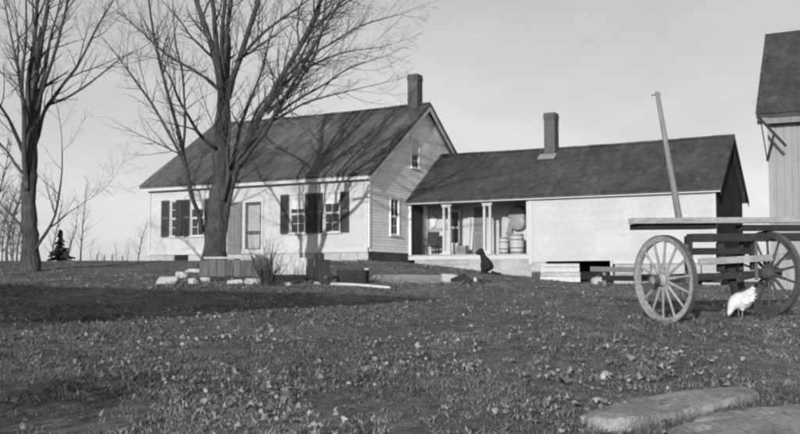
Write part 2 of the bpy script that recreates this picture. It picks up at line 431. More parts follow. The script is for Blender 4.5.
# gable wall
def rake(c):
    if c <= EAVE: return (0, HD)
    h = (c-EAVE)/slope; return (h, HD-h)
aw = (Tpx(411.3), Tpx(418.5), 3.92, 5.08); lw = (Tpx(390.3), Tpx(398), 1.08, 2.5)
gw = MB(); gw.prism([gm(0, -.2, SILL), gm(HD, -.2, SILL), gm(HD, -.2, EAVE), gm(hd2, -.2, PEAK), gm(0, -.2, EAVE)], gm(0, .1, 0)-gm(0, 0, 0))
gwo = gw.build('gable_wall', M['void'], house)
sg = MB()
def gpiece(a0, a1):   # sheathing columns cut round the openings
    hs = [h for h in (aw, lw) if h[0] < (a0+a1)/2 < h[1]]
    zb = SILL; 
    for h in sorted(hs, key=lambda q: q[2]):
        sg.prism([gm(a0,-.1,zb), gm(a1,-.1,zb), gm(a1,-.1,h[2]), gm(a0,-.1,h[2])], gm(0,.1,0)-gm(0,0,0)); zb = h[3]
    def top(a): return EAVE+slope*(a if a < hd2 else HD-a)
    sg.prism([gm(a0,-.1,zb), gm(a1,-.1,zb), gm(a1,-.1,top(a1)), gm(a0,-.1,top(a0))], gm(0,.1,0)-gm(0,0,0))
br = [0, lw[0], lw[1], aw[0], aw[1], hd2, HD]
for i in range(len(br)-1): gpiece(br[i], br[i+1])
sg.build('sheathing', M['paint_gable'], gwo)
gh = [(lw[0]-.07, lw[1]+.07, lw[2]-.06, lw[3]+.1), (aw[0]-.07, aw[1]+.07, aw[2]-.06, aw[3]+.1)]
clapboards(gwo, gm, lambda c: (max(.13, rake(c)[0]+.02), rake(c)[1]-.02), SILL+.02, PEAK-.25, gh, .115, M['paint_gable'], .017)
window(house, gm, *lw, cols=2, rows=2, blind=0, m=M['paint_gable']); window(house, gm, *aw, cols=2, rows=2, blind=.62, m=M['paint_gable'])
# other walls
b = MB(); b.box(-HL, -HL+.2, .2, HD, SILL, EAVE+.02); b.prism([Vector((-HL, 0, EAVE)), Vector((-HL, HD, EAVE)), Vector((-HL, hd2, PEAK-.05))], (.2, 0, 0)); b.box(-HL+.2, -.21, HD-.2, HD, SILL, EAVE); b.build('rear_wall', M['paint'], house)
# foundation stones, front (whitewashed) and gable end (dark)
fo = MB(); fo.box(-HL+.05, -.05, .06, .3, -.5, SILL-.012); fob = fo.build('foundation', M['foundation'], house)
x = -HL
cw0, cw1 = Lpx(173.5), Lpx(188)
while x < -.05:
    wd = random.uniform(.7, 1.3); x1 = min(x+wd, 0)
    if cw0 > x and cw0 < x1: x1 = cw0
    if not (abs(x-cw0) < .01): MB().box(x+.008, x1-.008, .005, .07, -.5, SILL-.016).build('foundation_stone', M['foundation'], fob, bevel=.015)
    else:
        x1 = cw1; MB().box(x+.02, x1-.02, .05, .07, -.3, SILL-.02).build('cellar_window', M['void'], fob)
    x = x1
fo = MB(); fo.box(-.3, -.06, .3, HD-.05, -1., SILL-.012); fob = fo.build('gable_foundation', M['dark_stone'], house)
y = .0
while y < HD-.1:
    wd = random.uniform(.5, 1.); MB().box(-.07, -.012, y+.01, min(y+wd, HD)-.01, -1., SILL-.016).build('foundation_stone', M['dark_stone'], fob, bevel=.02); y += wd
# roof
rt = .1
def roof_slab(parent, x0, x1, yf, zf, ym, zm, yb, zb, m, name='roof', t=rt):
    mb = MB(); n = 24; sec = [(yf, zf, 0), (ym, zm, 1), (yb, zb, 0), (yb, zb-t, 0), (ym, zm-t*1.15, 1), (yf, zf-t, 0)]; vs = []
    for i in range(n+1):
        x = x0+(x1-x0)*i/n
        for y, z, k in sec: vs.append((x, y, z+k*sag(x)))
    fs = [(i*6+k, (i+1)*6+k, (i+1)*6+(k+1) % 6, i*6+(k+1) % 6) for i in range(n) for k in range(6)]+[tuple(range(5, -1, -1)), tuple(n*6+k for k in range(6))]
    mb.add(vs, fs); return mb.build(name, m, parent)
def ridge_cap(parent, x0, x1, y, z, m):
    mb = MB(); n = 30
    for i in range(n):
        a, b = x0+(x1-x0)*i/n, x0+(x1-x0)*(i+1)/n-.01; e = random.uniform(0, .012); za = sag((a+b)/2)
        mb.prism([Vector((a, y-.14, z-.06+za+e)), Vector((a, y, z+.035+za+e)), Vector((a, y+.14, z-.06+za+e)), Vector((a, y, z+.0+za+e))], (b-a, 0, 0))
    return mb.build('ridge_cap', m, parent, kind='stuff')
ef = EAVE-slope*OV
SAG.update(x0=-HL-OV, x1=OV, d=.07)
roof = roof_slab(house, -HL-OV, OV, -OV, ef+.12, hd2, PEAK+.12, HD+OV, ef+.12, M['shingle_slab'])
shingles(roof, -HL-OV-.02, OV+.02, -OV-.04, ef+.12, hd2, PEAK+.122, M['shingle'])
shingles(roof, -HL-OV-.02, OV+.02, HD+OV+.04, ef+.12, hd2, PEAK+.122, M['shingle'], course=.2, width=.4)
ridge_cap(roof, -HL-OV, OV, hd2, PEAK+.14, M['shingle_slab'])
b = MB(); wbox(b, fm, -HL-OV+.01, OV-.01, .25, .275, ef-.1, ef+.05); wbox(b, fm, -HL-OV+.01, OV-.01, .045, .25, ef-.06, ef-.03); b.build('eave_board', M['trim'], house)
for s, (ya, za, yb_, zb_) in enumerate(((-OV+.005, ef, hd2, PEAK), (HD+OV-.005, ef, hd2, PEAK))):
    b = MB(); b.prism([Vector((OV-.035, ya, za+.015)), Vector((OV-.035, yb_, zb_+.015)), Vector((OV-.035, yb_, zb_-.2)), Vector((OV-.035, ya, za-.17))], (.03, 0, 0))
    b.build('rake_board', M['trim'], house)
    b = MB(); b.prism([Vector((.024, ya, za-.04)), Vector((.024, yb_, zb_-.04)), Vector((.024, yb_, zb_-.28)), Vector((.024, ya+(.28 if s == 0 else -.28), za-.1))], (.03, 0, 0))
    b.build('rake_frieze', M['paint_gable'], house)
chimney(house, -.44, hd2, .46, .5, PEAK-.3, 8.0)

# ---- the ell (wing) with its recessed porch
EO = HC+VX*3.25; EO = Vector((EO.x, EO.y, 1.3))
EL, ED, EWB, EEV, EPK, PF, PD = 12.05, 6.0, .80, 3.34, 5.42, 1.10, 1.9
EOV = .22; es = (EPK-EEV)/(ED/2)
ell = empty('farmhouse_wing', EO, ROT, 'low white wing with open porch and dark shingled roof joined to the farmhouse', 'house wing')
em = frontmap(0)
def Spx(px):
    k = (px-400)/960; return (EO.y*k-EO.x)/(.883+.469*k)
PX1 = Spx(529)
def Bpx(px, y):
    k = (px-400)/960; return (k*(EO.y+.883*y)-EO.x-.469*y)/(.883+.469*k)
wl = MB(); wbox(wl, em, PX1, EL, -.1, 0, EWB, EEV+.02); wf = wl.build('front_wall', M['paint'], ell)
clapboards(wf, em, lambda c: (PX1+.16, EL-.12), EWB, EEV-.18, [], .125, M['paint'], .007, joints=True)
b = MB(); wbox(b, em, 0.02, EL, .002, .05, EEV-.18, EEV); b.build('frieze_board', M['trim'], ell)
b = MB(); wbox(b, em, 0.02, EL+EOV-.01, .17, .195, EEV-.20, EEV-.04); wbox(b, em, 0.02, EL+EOV-.02, .05, .17, EEV-.15, EEV-.12); b.build('eave_board', M['trim'], ell)
b = MB(); wbox(b, em, PX1, PX1+.16, .002, .045, EWB-.1, EEV-.18); b.build('corner_board', M['trim'], ell)
b = MB(); wbox(b, em, EL-.12, EL, .002, .045, EWB, EEV-.18); b.build('corner_board', M['trim'], ell)
b = MB(); wbox(b, em, Spx(613), EL, .006, .05, EWB-.12, EWB); b.build('sill_board', M['trim'], ell)
# right gable of dark unpainted boards
gg = MB(); gg.prism([Vector((EL-.1, .1, -.3)), Vector((EL-.1, ED, -.3)), Vector((EL-.1, ED, EEV)), Vector((EL-.1, ED/2, EPK)), Vector((EL-.1, .1, EEV))], (.06, 0, 0)); gg = gg.build('gable_wall', M['dark_board'], ell)
y = 0.02
while y < ED:
    wd = random.uniform(.2, .3); y1 = min(y+wd, ED)
    tp = lambda q: EEV+es*(q if q < ED/2 else ED-q)
    MB().prism([Vector((EL-.04, y+.006, -.3)), Vector((EL-.04, y1-.006, -.3)), Vector((EL-.04, y1-.006, tp(y1))), Vector((EL-.04, y+.006, tp(y)))], (.03, 0, 0)).build('board', M['dark_board'], gg); y = y1
b = MB(); b.box(PX1, EL-.11, ED-.1, ED, -.3, EEV); b.box(PX1, PX1+.1, PD, ED-.1, -.3, EEV); b.build('rear_wall', M['paint'], ell)
eef = EEV-es*EOV
SAG.update(x0=0, x1=EL+EOV, d=.06)
er = roof_slab(ell, .05, EL+EOV, -EOV, eef+.1, ED/2, EPK+.1, ED+EOV, eef+.1, M['shingle_ell_slab'])
shingles(er, .05, EL+EOV+.02, -EOV-.03, eef+.1, ED/2, EPK+.102, M['shingle_ell'])
ridge_cap(er, .05, EL+EOV, ED/2, EPK+.12, M['shingle_ell_slab'])
for ya, sgn in ((-EOV, 1), (ED+EOV, -1)):
    b = MB(); b.prism([Vector((EL+EOV-.03, ya, eef)), Vector((EL+EOV-.03, ED/2, EPK)), Vector((EL+EOV-.03, ED/2, EPK-.16)), Vector((EL+EOV-.03, ya, eef-.14))], (.028, 0, 0)); b.build('rake_board', M['dark_board'], ell)
cx = Bpx(552.5, ED/2-.3); cy = ED/2-.3
ch = chimney(ell, cx, cy, .46, .5, EPK-.5, 6.86)
b = MB()
b.prism([Vector((cx-.42, cy-.55, EPK+.13-es*.85)), Vector((cx+.3, cy-.55, EPK+.13-es*.85)), Vector((cx+.3, cy-.22, EPK+.13-es*.52)), Vector((cx-.42, cy-.22, EPK+.13-es*.52))], (0, 0, .02)); b.build('flashing', M['tin'], ell)
# porch: floor boards, skirt, back wall, posts, ceiling
pf = MB(); pf.box(.03, PX1, .03, PD, PF-.16, PF-.03); pfo = pf.build('porch_floor', M['plank'], ell)
n = 34
for i in range(n):
    x0 = .03+(PX1-.03)*i/n; x1 = .03+(PX1-.03)*(i+1)/n
    MB().box(x0+.003, x1-.003, -.06, PD, PF-.03, PF+.002*(i % 3)).build('floor_board', M['plank'], pfo)
b = MB(); b.box(.03, PX1+.02, -.03, .03, PF-.2, PF-.032); b.build('porch_edge_board', M['trim'], ell)
for j, (z0, z1) in enumerate(((PF-.40, PF-.21), (PF-.62, PF-.41))):
    b = MB(); b.box(.3, PX1, .0+.01*j, .03+.01*j, z0, z1); b.build('skirt_board', M['plank'], ell)
pm = frontmap(PD)
pd0, pd1 = Bpx(474.5, PD), Bpx(484.5, PD)
pdz = PF+2.0; pw0, pw1 = Bpx(451.5, PD), Bpx(460.5, PD)
q = lambda a, b_, c: Vector((.03+b_, a, c))
f = MB(); wbox(f, q, .25, 1.15, .0, .03, PF+.02, PF+1.98); sd = f.build('side_door', M['shutter'], ell)
f = MB(); wbox(f, q, .17, .25, .0, .05, PF+.02, PF+2.06); wbox(f, q, 1.15, 1.23, 0, .05, PF+.02, PF+2.06); wbox(f, q, .25, 1.15, 0, .05, PF+1.98, PF+2.06); f.build('frame', M['shutter'], sd)
for z_ in (PF+.2, PF+1.1):
    f = MB(); wbox(f, q, .38, 1.02, .03, .045, z_, z_+.75); f.build('panel', M['shutter'], sd)
b = MB(); wbox(b, pm, .03, PX1, -.1, 0, PF, EEV); bw_ = b.build('porch_back_wall', M['paint'], ell)
clapboards(bw_, pm, lambda c: (.03, PX1), PF+.02, EEV-.05, [(pw0-.07, pw1+.07, PF+.45, PF+1.95), (pd0-.1, pd1+.1, PF, PF+2.1)], .125, M['paint'])
def proud(mp, d): return lambda a, b, c: mp(a, b+d, c)
window(ell, proud(pm, .1), pw0, pw1, PF+.5, PF+1.85, 1, 1)
f = MB(); q = proud(pm, .06)
wbox(f, q, pd0-.1, pd0, -.05, .04, PF, PF+2.0); wbox(f, q, pd1, pd1+.1, -.05, .04, PF, PF+2.0); wbox(f, q, pd0-.1, pd1+.1, -.05, .05, PF+2.0, PF+2.1); f.build('door_frame', M['trim'], ell)
f = MB()
wbox(f, q, pd0, pd0+.09, -.03, .01, PF+.02, PF+2); wbox(f, q, pd1-.09, pd1, -.03, .01, PF+.02, PF+2)
for z0, z1 in ((PF+.02, PF+.16), (PF+.85, PF+.98), (PF+1.9, PF+2.0)): wbox(f, q, pd0+.09, pd1-.09, -.03, .008, z0, z1)
do = f.build('screen_door', M['old_board'], ell)
f = MB(); wbox(f, q, pd0+.09, pd1-.09, -.035, -.028, PF+.1, PF+1.95); f.build('mesh_panel', M['pale_shutter'], do)
f = MB(); wbox(f, em, 0.03, PX1, -PD, -.1, EEV-.12, EEV-.08); f.build('porch_ceiling', M['old_board'], ell)
f = MB(); wbox(f, em, 0.03, PX1+.01, -.1, .0, EEV-.18, EEV-.0); f.build('porch_beam', M['trim'], ell)
for px in (446.3, 487):
    s = Spx(px); f = MB()
    for dx in (-.12, .12): wbox(f, em, s+dx-.045, s+dx+.045, -.1, -.01, PF+.14, EEV-.36)
    po = f.build('porch_post', M['trim'], ell)
    f = MB(); wbox(f, em, s-.18, s+.18, -.12, .005, PF, PF+.14); f.build('post_base', M['trim'], po)
    f = MB(); f.prism([em(s-.17, 0.004, EEV-.36), em(s+.17, .004, EEV-.36), em(s+.26, .004, EEV-.18), em(s-.26, .004, EEV-.18)], (0, .12, 0)); f.build('post_capital', M['trim'], po)
f = MB(); wbox(f, em, PX1-.1, PX1-.002, -.1, -.005, PF, EEV-.18); f.build('porch_post', M['trim'], ell)
f = MB(); wbox(f, em, .03, .12, -.1, -.01, PF, EEV-.18); f.build('porch_post', M['paint_gable'], ell)
# under the wing: whitewashed foundation blocks, dark crawl space, leaning boards
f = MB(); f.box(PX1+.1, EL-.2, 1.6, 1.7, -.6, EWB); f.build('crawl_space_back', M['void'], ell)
def fblock(p0, p1, z0, z1, m=None, y0=.02, y1=.35): MB().box(Spx(p0), Spx(p1), y0, y1, z0, z1).build('foundation_block', m or M['foundation'], ell, bevel=.025)
fblock(530, 545.5, .42, EWB-.03); fblock(531, 545, -.3, .40, M['dark_stone'])
fblock(614, 650, .3, EWB-.13); fblock(613, 634, -.4, .29, M['foundation']); fblock(635, 690, -.4, .28, M['dark_stone']); fblock(651, 700, .3, EWB-.13); fblock(701, 719, -.4, EWB-.13)
f = MB(); f.box(Spx(610.5), Spx(612.5), -.06, .06, .1, EWB+.02); f.build('prop_post', M['trim'], ell)

# ---- things on the porch
def epos(s, y, z): return EO+UX*s+VX*y+Vector((0, 0, z))
def barrel(px, y, r, h, label, m=None, hoops=4):
    s = Bpx(px, y); o = empty('barrel', epos(s, y, PF+.004), ROT, label, 'barrel', 'barrels on the porch'); m = m or M['barrel']
    MB().lathe([(r*.82, 0), (r*.93, h*.2), (r, h*.5), (r*.93, h*.8), (r*.82, h), (r*.78, h), (r*.78, h-.03)], 22).build('body', m, o)
    for k in range(hoops):
        z = h*(.06, .28, .68, .9)[k]; rr = r*(1-.18*((z/h-.5)*2)**2)+.004
        MB().lathe([(rr, z), (rr+.002, z+.035)], 22).build('hoop', M['iron'], o)
    MB().lathe([(r*.8, h-.05), (r*.8, h-.03)], 20).build('lid', m, o); return o
barrel(503.8, .75, .20, .68, 'narrow upright barrel on the porch beside the wider one')
barrel(517, .75, .29, .80, 'wide pale barrel at the right end of the porch')
def tub(px, pz, r, label, y):
    o = empty('washtub', epos(Bpx(px, y), y, PF+pz), ROT, label, 'tub', 'tubs hung on the porch wall')
    Mx = Matrix.Rotation(R(90), 4, 'X')
    MB().lathe([(r, 0), (r*.98, .1), (r*.88, .26), (r*.84, .27), (r*.3, .272)], 26, Mx).build('bowl', M['tin'], o)
    MB().lathe([(r+.015, 0), (r+.02, .012), (r+.015, .03)], 26, Mx).build('rim', M['iron'], o)
    for a in (0, 180):
        pts = [Vector((math.cos(R(a))*(r+.0), -.12, -.08)), Vector((math.cos(R(a))*(r+.07), -.12, -.06)), Vector((math.cos(R(a))*(r+.07), -.12, .06)), Vector((math.cos(R(a))*(r), -.12, .08))]
        MB().tube(pts, .01, 6).build('handle', M['iron'], o)
    return o
tub(518.5, 1.62, .38, 'round zinc washtub hung high above the wide porch barrel', PD-.03)
tub(519.5, 1.3, .34, 'smaller zinc washtub hung low behind the wide porch barrel', PD-.04)
# armchair
co = empty('porch_chair', epos(Bpx(431.5, .95), .95, PF+.004), ROT+R(12), 'dark wooden armchair at the left end of the porch', 'chair')
MB().box(-.26, .26, -.26, .24, .38, .43).build('seat', M['chair'], co, bevel=.015)
b = MB(); b.prism([Vector((-.25, .2, .46)), Vector((.25, .2, .46)), Vector((.25, .33, .98)), Vector((-.25, .33, .98))], (0, .035, 0)); b.build('backrest', M['chair'], co)
for sx in (-1, 1):
    for yy in (-.22, .22): MB().tube([(sx*.24, yy, 0), (sx*.25, yy, .38)], [.02, .026], 8).build('leg', M['chair'], co)
    MB().box(sx*.30-.04, sx*.30+.04, -.28, .28, .64, .67).build('arm', M['chair'], co)
    MB().tube([(sx*.29, -.2, .38), (sx*.3, -.22, .645)], .018, 6).build('arm_post', M['chair'], co)
lb0 = empty('leaning_boards', epos(Bpx(466, 1.6), 1.6, PF+.004), ROT, 'three pale boards leaning on the porch wall beside the screen door', 'boards')
for k_, (x0_, x1_, h_) in enumerate(((-.16, .0, 1.5), (.01, .13, 1.62), (.15, .26, 1.3))):
    MB().prism([Vector((x0_, 0, 0)), Vector((x1_, 0, 0)), Vector((x1_, .2, h_)), Vector((x0_, .2, h_))], (0, .025, 0)).build('board', M['trim'], lb0)
lb0 = empty('grey_plank', epos(Bpx(506, 1.3), 1.3, PF+.004), ROT, 'short grey plank leaning on the porch wall behind the narrow barrel', 'plank')
MB().prism([Vector((-.11, 0, 0)), Vector((.11, 0, 0)), Vector((.13, .45, 1.25)), Vector((-.09, .45, 1.25))], (0, .03, 0)).build('board', M['old_board'], lb0)
MB().prism([Vector((-.12, -.025+.3, .84)), Vector((.14, -.025+.3, .84)), Vector((.14, -.025+.33, .92)), Vector((-.12, -.025+.33, .92))], (0, .02, 0)).build('batten', M['old_board'], lb0)
# hanging pale cloth
co = empty('hanging_cloth', epos(Bpx(434, PD), PD-.03, PF+1.32), ROT, 'pale cloth hanging from a peg on the porch wall above the armchair', 'cloth')
b = MB(); pts = []; n = 14; vs = []; fs = []
for j, (hw, z) in enumerate(((.03, .42), (.16, .34), (.17, .22), (.12, .1), (.1, -.05), (.05, -.12))):
    for i in range(n+1):
        a = i/n*2-1; vs.append((a*hw, -.03-.03*math.cos(a*9+j*.6)*(1 if j else 0)-.04*(1-a*a), z+.02*math.sin(i*2.1+j)))
fs = [(j*(n+1)+i, j*(n+1)+i+1, (j+1)*(n+1)+i+1, (j+1)*(n+1)+i) for j in range(5) for i in range(n)]
b.add(vs, fs, True); o = b.build('drape', M['cloth'], co); md = o.modifiers.new('thick', 'SOLIDIFY'); md.thickness = .008
MB().tube([(0, .03, .42), (0, -.1, .43)], .012, 6).build('peg', M['chair'], co)
# milk pail and little crate
co = empty('pail', epos(Bpx(454.5, .9), .9, PF+.004), 0, 'white enamel pail standing under the porch window', 'pail')
MB().lathe([(.15, 0), (.19, .46), (.2, .47), (.185, .465), (.14, .05)], 20).build('body', M['cloth'], co)
b = MB(); b.tube([(-.19, 0, .45), (-.15, -.05, .56), (0, -.07, .62), (.15, -.05, .56), (.19, 0, .45)], .008, 6); b.build('bail_handle', M['iron'], co)
co = empty('wooden_crate', epos(Bpx(462.5, .9), .9, PF+.004), ROT, 'small slatted wooden crate beside the white pail on the porch', 'crate')
for k in range(4):
    MB().box(-.2, .2, -.17, -.15, .02+k*.09, .095+k*.09).build('slat', M['old_board'], co)
    MB().box(-.2, .2, .15, .17, .02+k*.09, .095+k*.09).build('slat', M['old_board'], co)
for sx in (-1, 1): MB().box(sx*.19-.015, sx*.19+.015, -.148, .148, 0, .38).build('end_board', M['old_board'], co)
MB().box(-.17, .17, -.148, .148, .01, .03).build('bottom_board', M['old_board'], co)

# ---- barn at the right
BY = 29.0
bc = P(756.5, 114, BY)                              # left end of the front eave
BO = Vector((bc.x, bc.y, 0))+UX*.28+VX*.35; bz = 1.0; BO.z = bz
brot = R(-26)
bux = Vector((math.cos(brot), math.sin(brot), 0)); bvx = Vector((-math.sin(brot), math.cos(brot), 0))
BE = bc.z-bz; BLn = 12.0; BDp = 7.2
barn = empty('barn', BO, brot, 'tall grey barn of vertical boards with dark roof at the right edge', 'barn')
bs = .86; bov = .35
b = MB(); b.box(.02, BLn, .04, .14, -.4, BE+.3); bwl = b.build('front_wall', M['dark_board'], barn)
x = 0
while x < BLn:
    wd = random.uniform(.16, .24); MB().box(x+.003, min(x+wd, BLn)-.003, random.uniform(0, .008), .04, -.4, BE+.05).build('board', M['barn_board'], bwl); x += wd
b = MB(); b.prism([Vector((.02, .14, -.4)), Vector((.02, BDp, -.4)), Vector((.02, BDp, BE)), Vector((.02, BDp/2, BE+bs*BDp/2)), Vector((.02, .14, BE+.2))], (.1, 0, 0)); b.box(.12, BLn, BDp-.1, BDp, -.4, BE); b.build('rear_wall', M['barn_board'], barn)
b = MB(); b.box(-.02, .12, -.02, -.001, -.4, BE-.12); b.build('corner_board', M['barn_board'], barn)
bef = BE-.0
SAG.update(d=0)
br_ = roof_slab(barn, -.3, BLn+.3, -bov, bef, BDp/2, bef+bs*(BDp/2+bov), BDp+bov, bef, M['barn_roof_slab'], t=.14)
shingles(br_, -.32, BLn+.3, -bov-.04, bef, BDp/2, bef+bs*(BDp/2+bov)+.002, M['barn_roof'], course=.16)
b = MB(); b.box(-.28, BLn, -bov+.03, -.02, BE-.2, BE-.15); b.box(-.28, BLn, -bov, -bov+.03, BE-.32, BE-.15); b.build('eave_board', M['old_board'], barn)
# loose dark timbers hanging under the eave corner
q0, q1, q2, q3 = P(757.5, 116, BY-.35), P(786, 146, BY-.75), P(774, 134, BY-.6), P(767, 161, BY-.3)
inv = (Matrix.Translation(BO) @ Matrix.Rotation(brot, 4, 'Z')).inverted()
b = MB(); b.bar(inv @ q0, inv @ q1, .06, .08); b.build('hay_track_beam', M['dark_board'], barn)
b = MB(); b.bar(inv @ q2, inv @ q3, .04, .05); b.build('brace', M['dark_board'], barn)
b = MB(); b.tube([inv @ P(761, 121, BY-.2), inv @ P(764, 140, BY-.2), inv @ P(767.5, 161, BY-.3)], .02, 6); b.build('hanging_rope', M['twig'], barn)

# ---- unseen shed added out of frame at left, roof shaped to shade the yard
TE = math.tan(SUN_EL)
tip = Vector((.8, 18.2)); low = Vector((-6.4, 12.4)); run = Vector((-.91, .415))
lt = 24.0; T = Vector((tip.x-SD.x*lt, tip.y-SD.y*lt, ground(tip.x, tip.y)+lt*TE))
lb = 10.5; B = Vector((low.x-SD.x*lb, low.y-SD.y*lb, ground(low.x, low.y)+lb*TE))
sb0 = Vector((B.x, B.y, ground(B.x, B.y))); shed = empty('shade_shed', sb0, 0, 'unseen open shed with a single sloping roof, added left of the yard to shade it', 'shed')
E2 = Vector((run.x, run.y, 0))*15
q = [T-sb0, T-sb0+E2, B-sb0+E2, B-sb0]
MB().prism(q, (0, 0, .16)).build('roof', M['barn_roof_slab'], shed)
for k in (.6, .98):
    for a in (T, B):
        p = a-sb0+E2*k+((B-T) if a is T else (T-B))*.06; g_ = ground(p.x+sb0.x, p.y+sb0.y)-sb0.z
        MB().box(p.x-.1, p.x+.1, p.y-.1, p.y+.1, g_-.2, p.z-.02-(0 if a is B else .16)).build('post', M['old_board'], shed)

# ------------------------------------------------------------------ trees
def catmull(pts, step):
    out = []; n = len(pts)
    for i in range(n-1):
        p0, p1, p2, p3 = pts[max(i-1, 0)], pts[i], pts[i+1], pts[min(i+2, n-1)]
        m = max(1, int((p2-p1).length/step))
        for k in range(m):
            t = k/m; out.append(.5*((2*p1)+(p2-p0)*t+(2*p0-5*p1+4*p2-p3)*t*t+(3*p1-p0-3*p2+p3)*t**3))
    out.append(pts[-1]); return out
def grow(tw, p, d, r, length, lvl, rng, up=.08, wander=.16, nmax=4):
    """one branch with its side twigs"""
    n = max(3, int(length/(.22 if lvl < 2 else .16))); seg = length/n; pts = [p.copy()]; rad = [r]; q = p.copy(); d = d.normalized(); kids = []
    for i in range(n):
        d = (d+Vector((rng.gauss(0, wander), rng.gauss(0, wander), rng.gauss(0, wander)+up))*.6).normalized()
        q = q+d*seg; f = (i+1)/n; pts.append(q.copy()); rr = max(.003, r*(1-.8*f)); rad.append(rr)
        if lvl < 3 and f > .15 and rng.random() < (.95 if lvl < 2 else .75): kids.append((q.copy(), d.copy(), rr, f))
    tw.tube(pts, rad, 6 if r > .04 else (4 if r > .012 else 3), cap=False)
    for (kp, kd, kr, f) in kids:
        ax = kd.orthogonal().normalized(); ax = Matrix.Rotation(rng.uniform(0, 6.283), 3, kd) @ ax
        a = R(rng.uniform(22, 52)); nd = (kd*math.cos(a)+ax*math.sin(a))
        grow(tw, kp, nd, kr*rng.uniform(.45, .7), length*(1-f*.6)*rng.uniform(.3, .6), lvl+1, rng, up, wander)
def tree(name, label, cat, base, limbs, Y, seed, twig_len=1.6, dens=1.0, bark=None, extend=1, group=None, twigm=None, start=.3):
    rng = random.Random(seed); o = empty(name, base, 0, label, cat, group); tr, cr = MB(), MB()
    for li, (pp, r0, r1) in enumerate(limbs):
        pts = [P(x, y, Y+dy)-base for x, y, dy in pp]
        if li == 0: pts[0] = Vector((pts[0].x, pts[0].y, -.15))
        pl = catmull(pts, .22); m = len(pl); rad = []
        for i in range(m):
            f = i/(m-1); rr = (r0*(1-f)+r1*f)*Y/960
            pl[i] = pl[i]+Vector((rng.gauss(0, .12), rng.gauss(0, .12), 0))*rr*.5
            rad.append(rr*(1+.12*math.sin(i*1.3+li)*(.3+rng.random()*.7)))
        if li == 0:
            for i in range(min(4, m)): rad[i] *= 1+.28*(1-i/4)
        tr.tube(pl, rad, 12 if r0 > 5 else 8)
        for i in range(1, m):
            f = i/(m-1)
            if f < start and li < 2: continue
            if rad[i] > .12 or (li > 0 and f < .22): continue
            for _k in range((rng.random() < dens*.62)+(rng.random() < dens*.45)):
                d = (pl[i]-pl[i-1]).normalized(); ax = Matrix.Rotation(rng.uniform(0, 6.283), 3, d) @ d.orthogonal().normalized(); a = R(rng.uniform(25, 55))
                big = rng.random() < .22
                grow(cr, pl[i], d*math.cos(a)+ax*math.sin(a), min(rad[i]*.5, .045 if big else .02), twig_len*rng.uniform(.9, 1.6)*(1.5 if big else .7), 1, rng)
        d = (pl[-1]-pl[-3]).normalized()
        if extend:
            grow(cr, pl[-1], d, rad[-1], twig_len*rng.uniform(1.6, 2.6)*extend, 0, rng, up=.03, wander=.1)
    tr.build('trunk', bark or M['bark'], o); cr.build('crown', twigm or M['twig'], o); return o

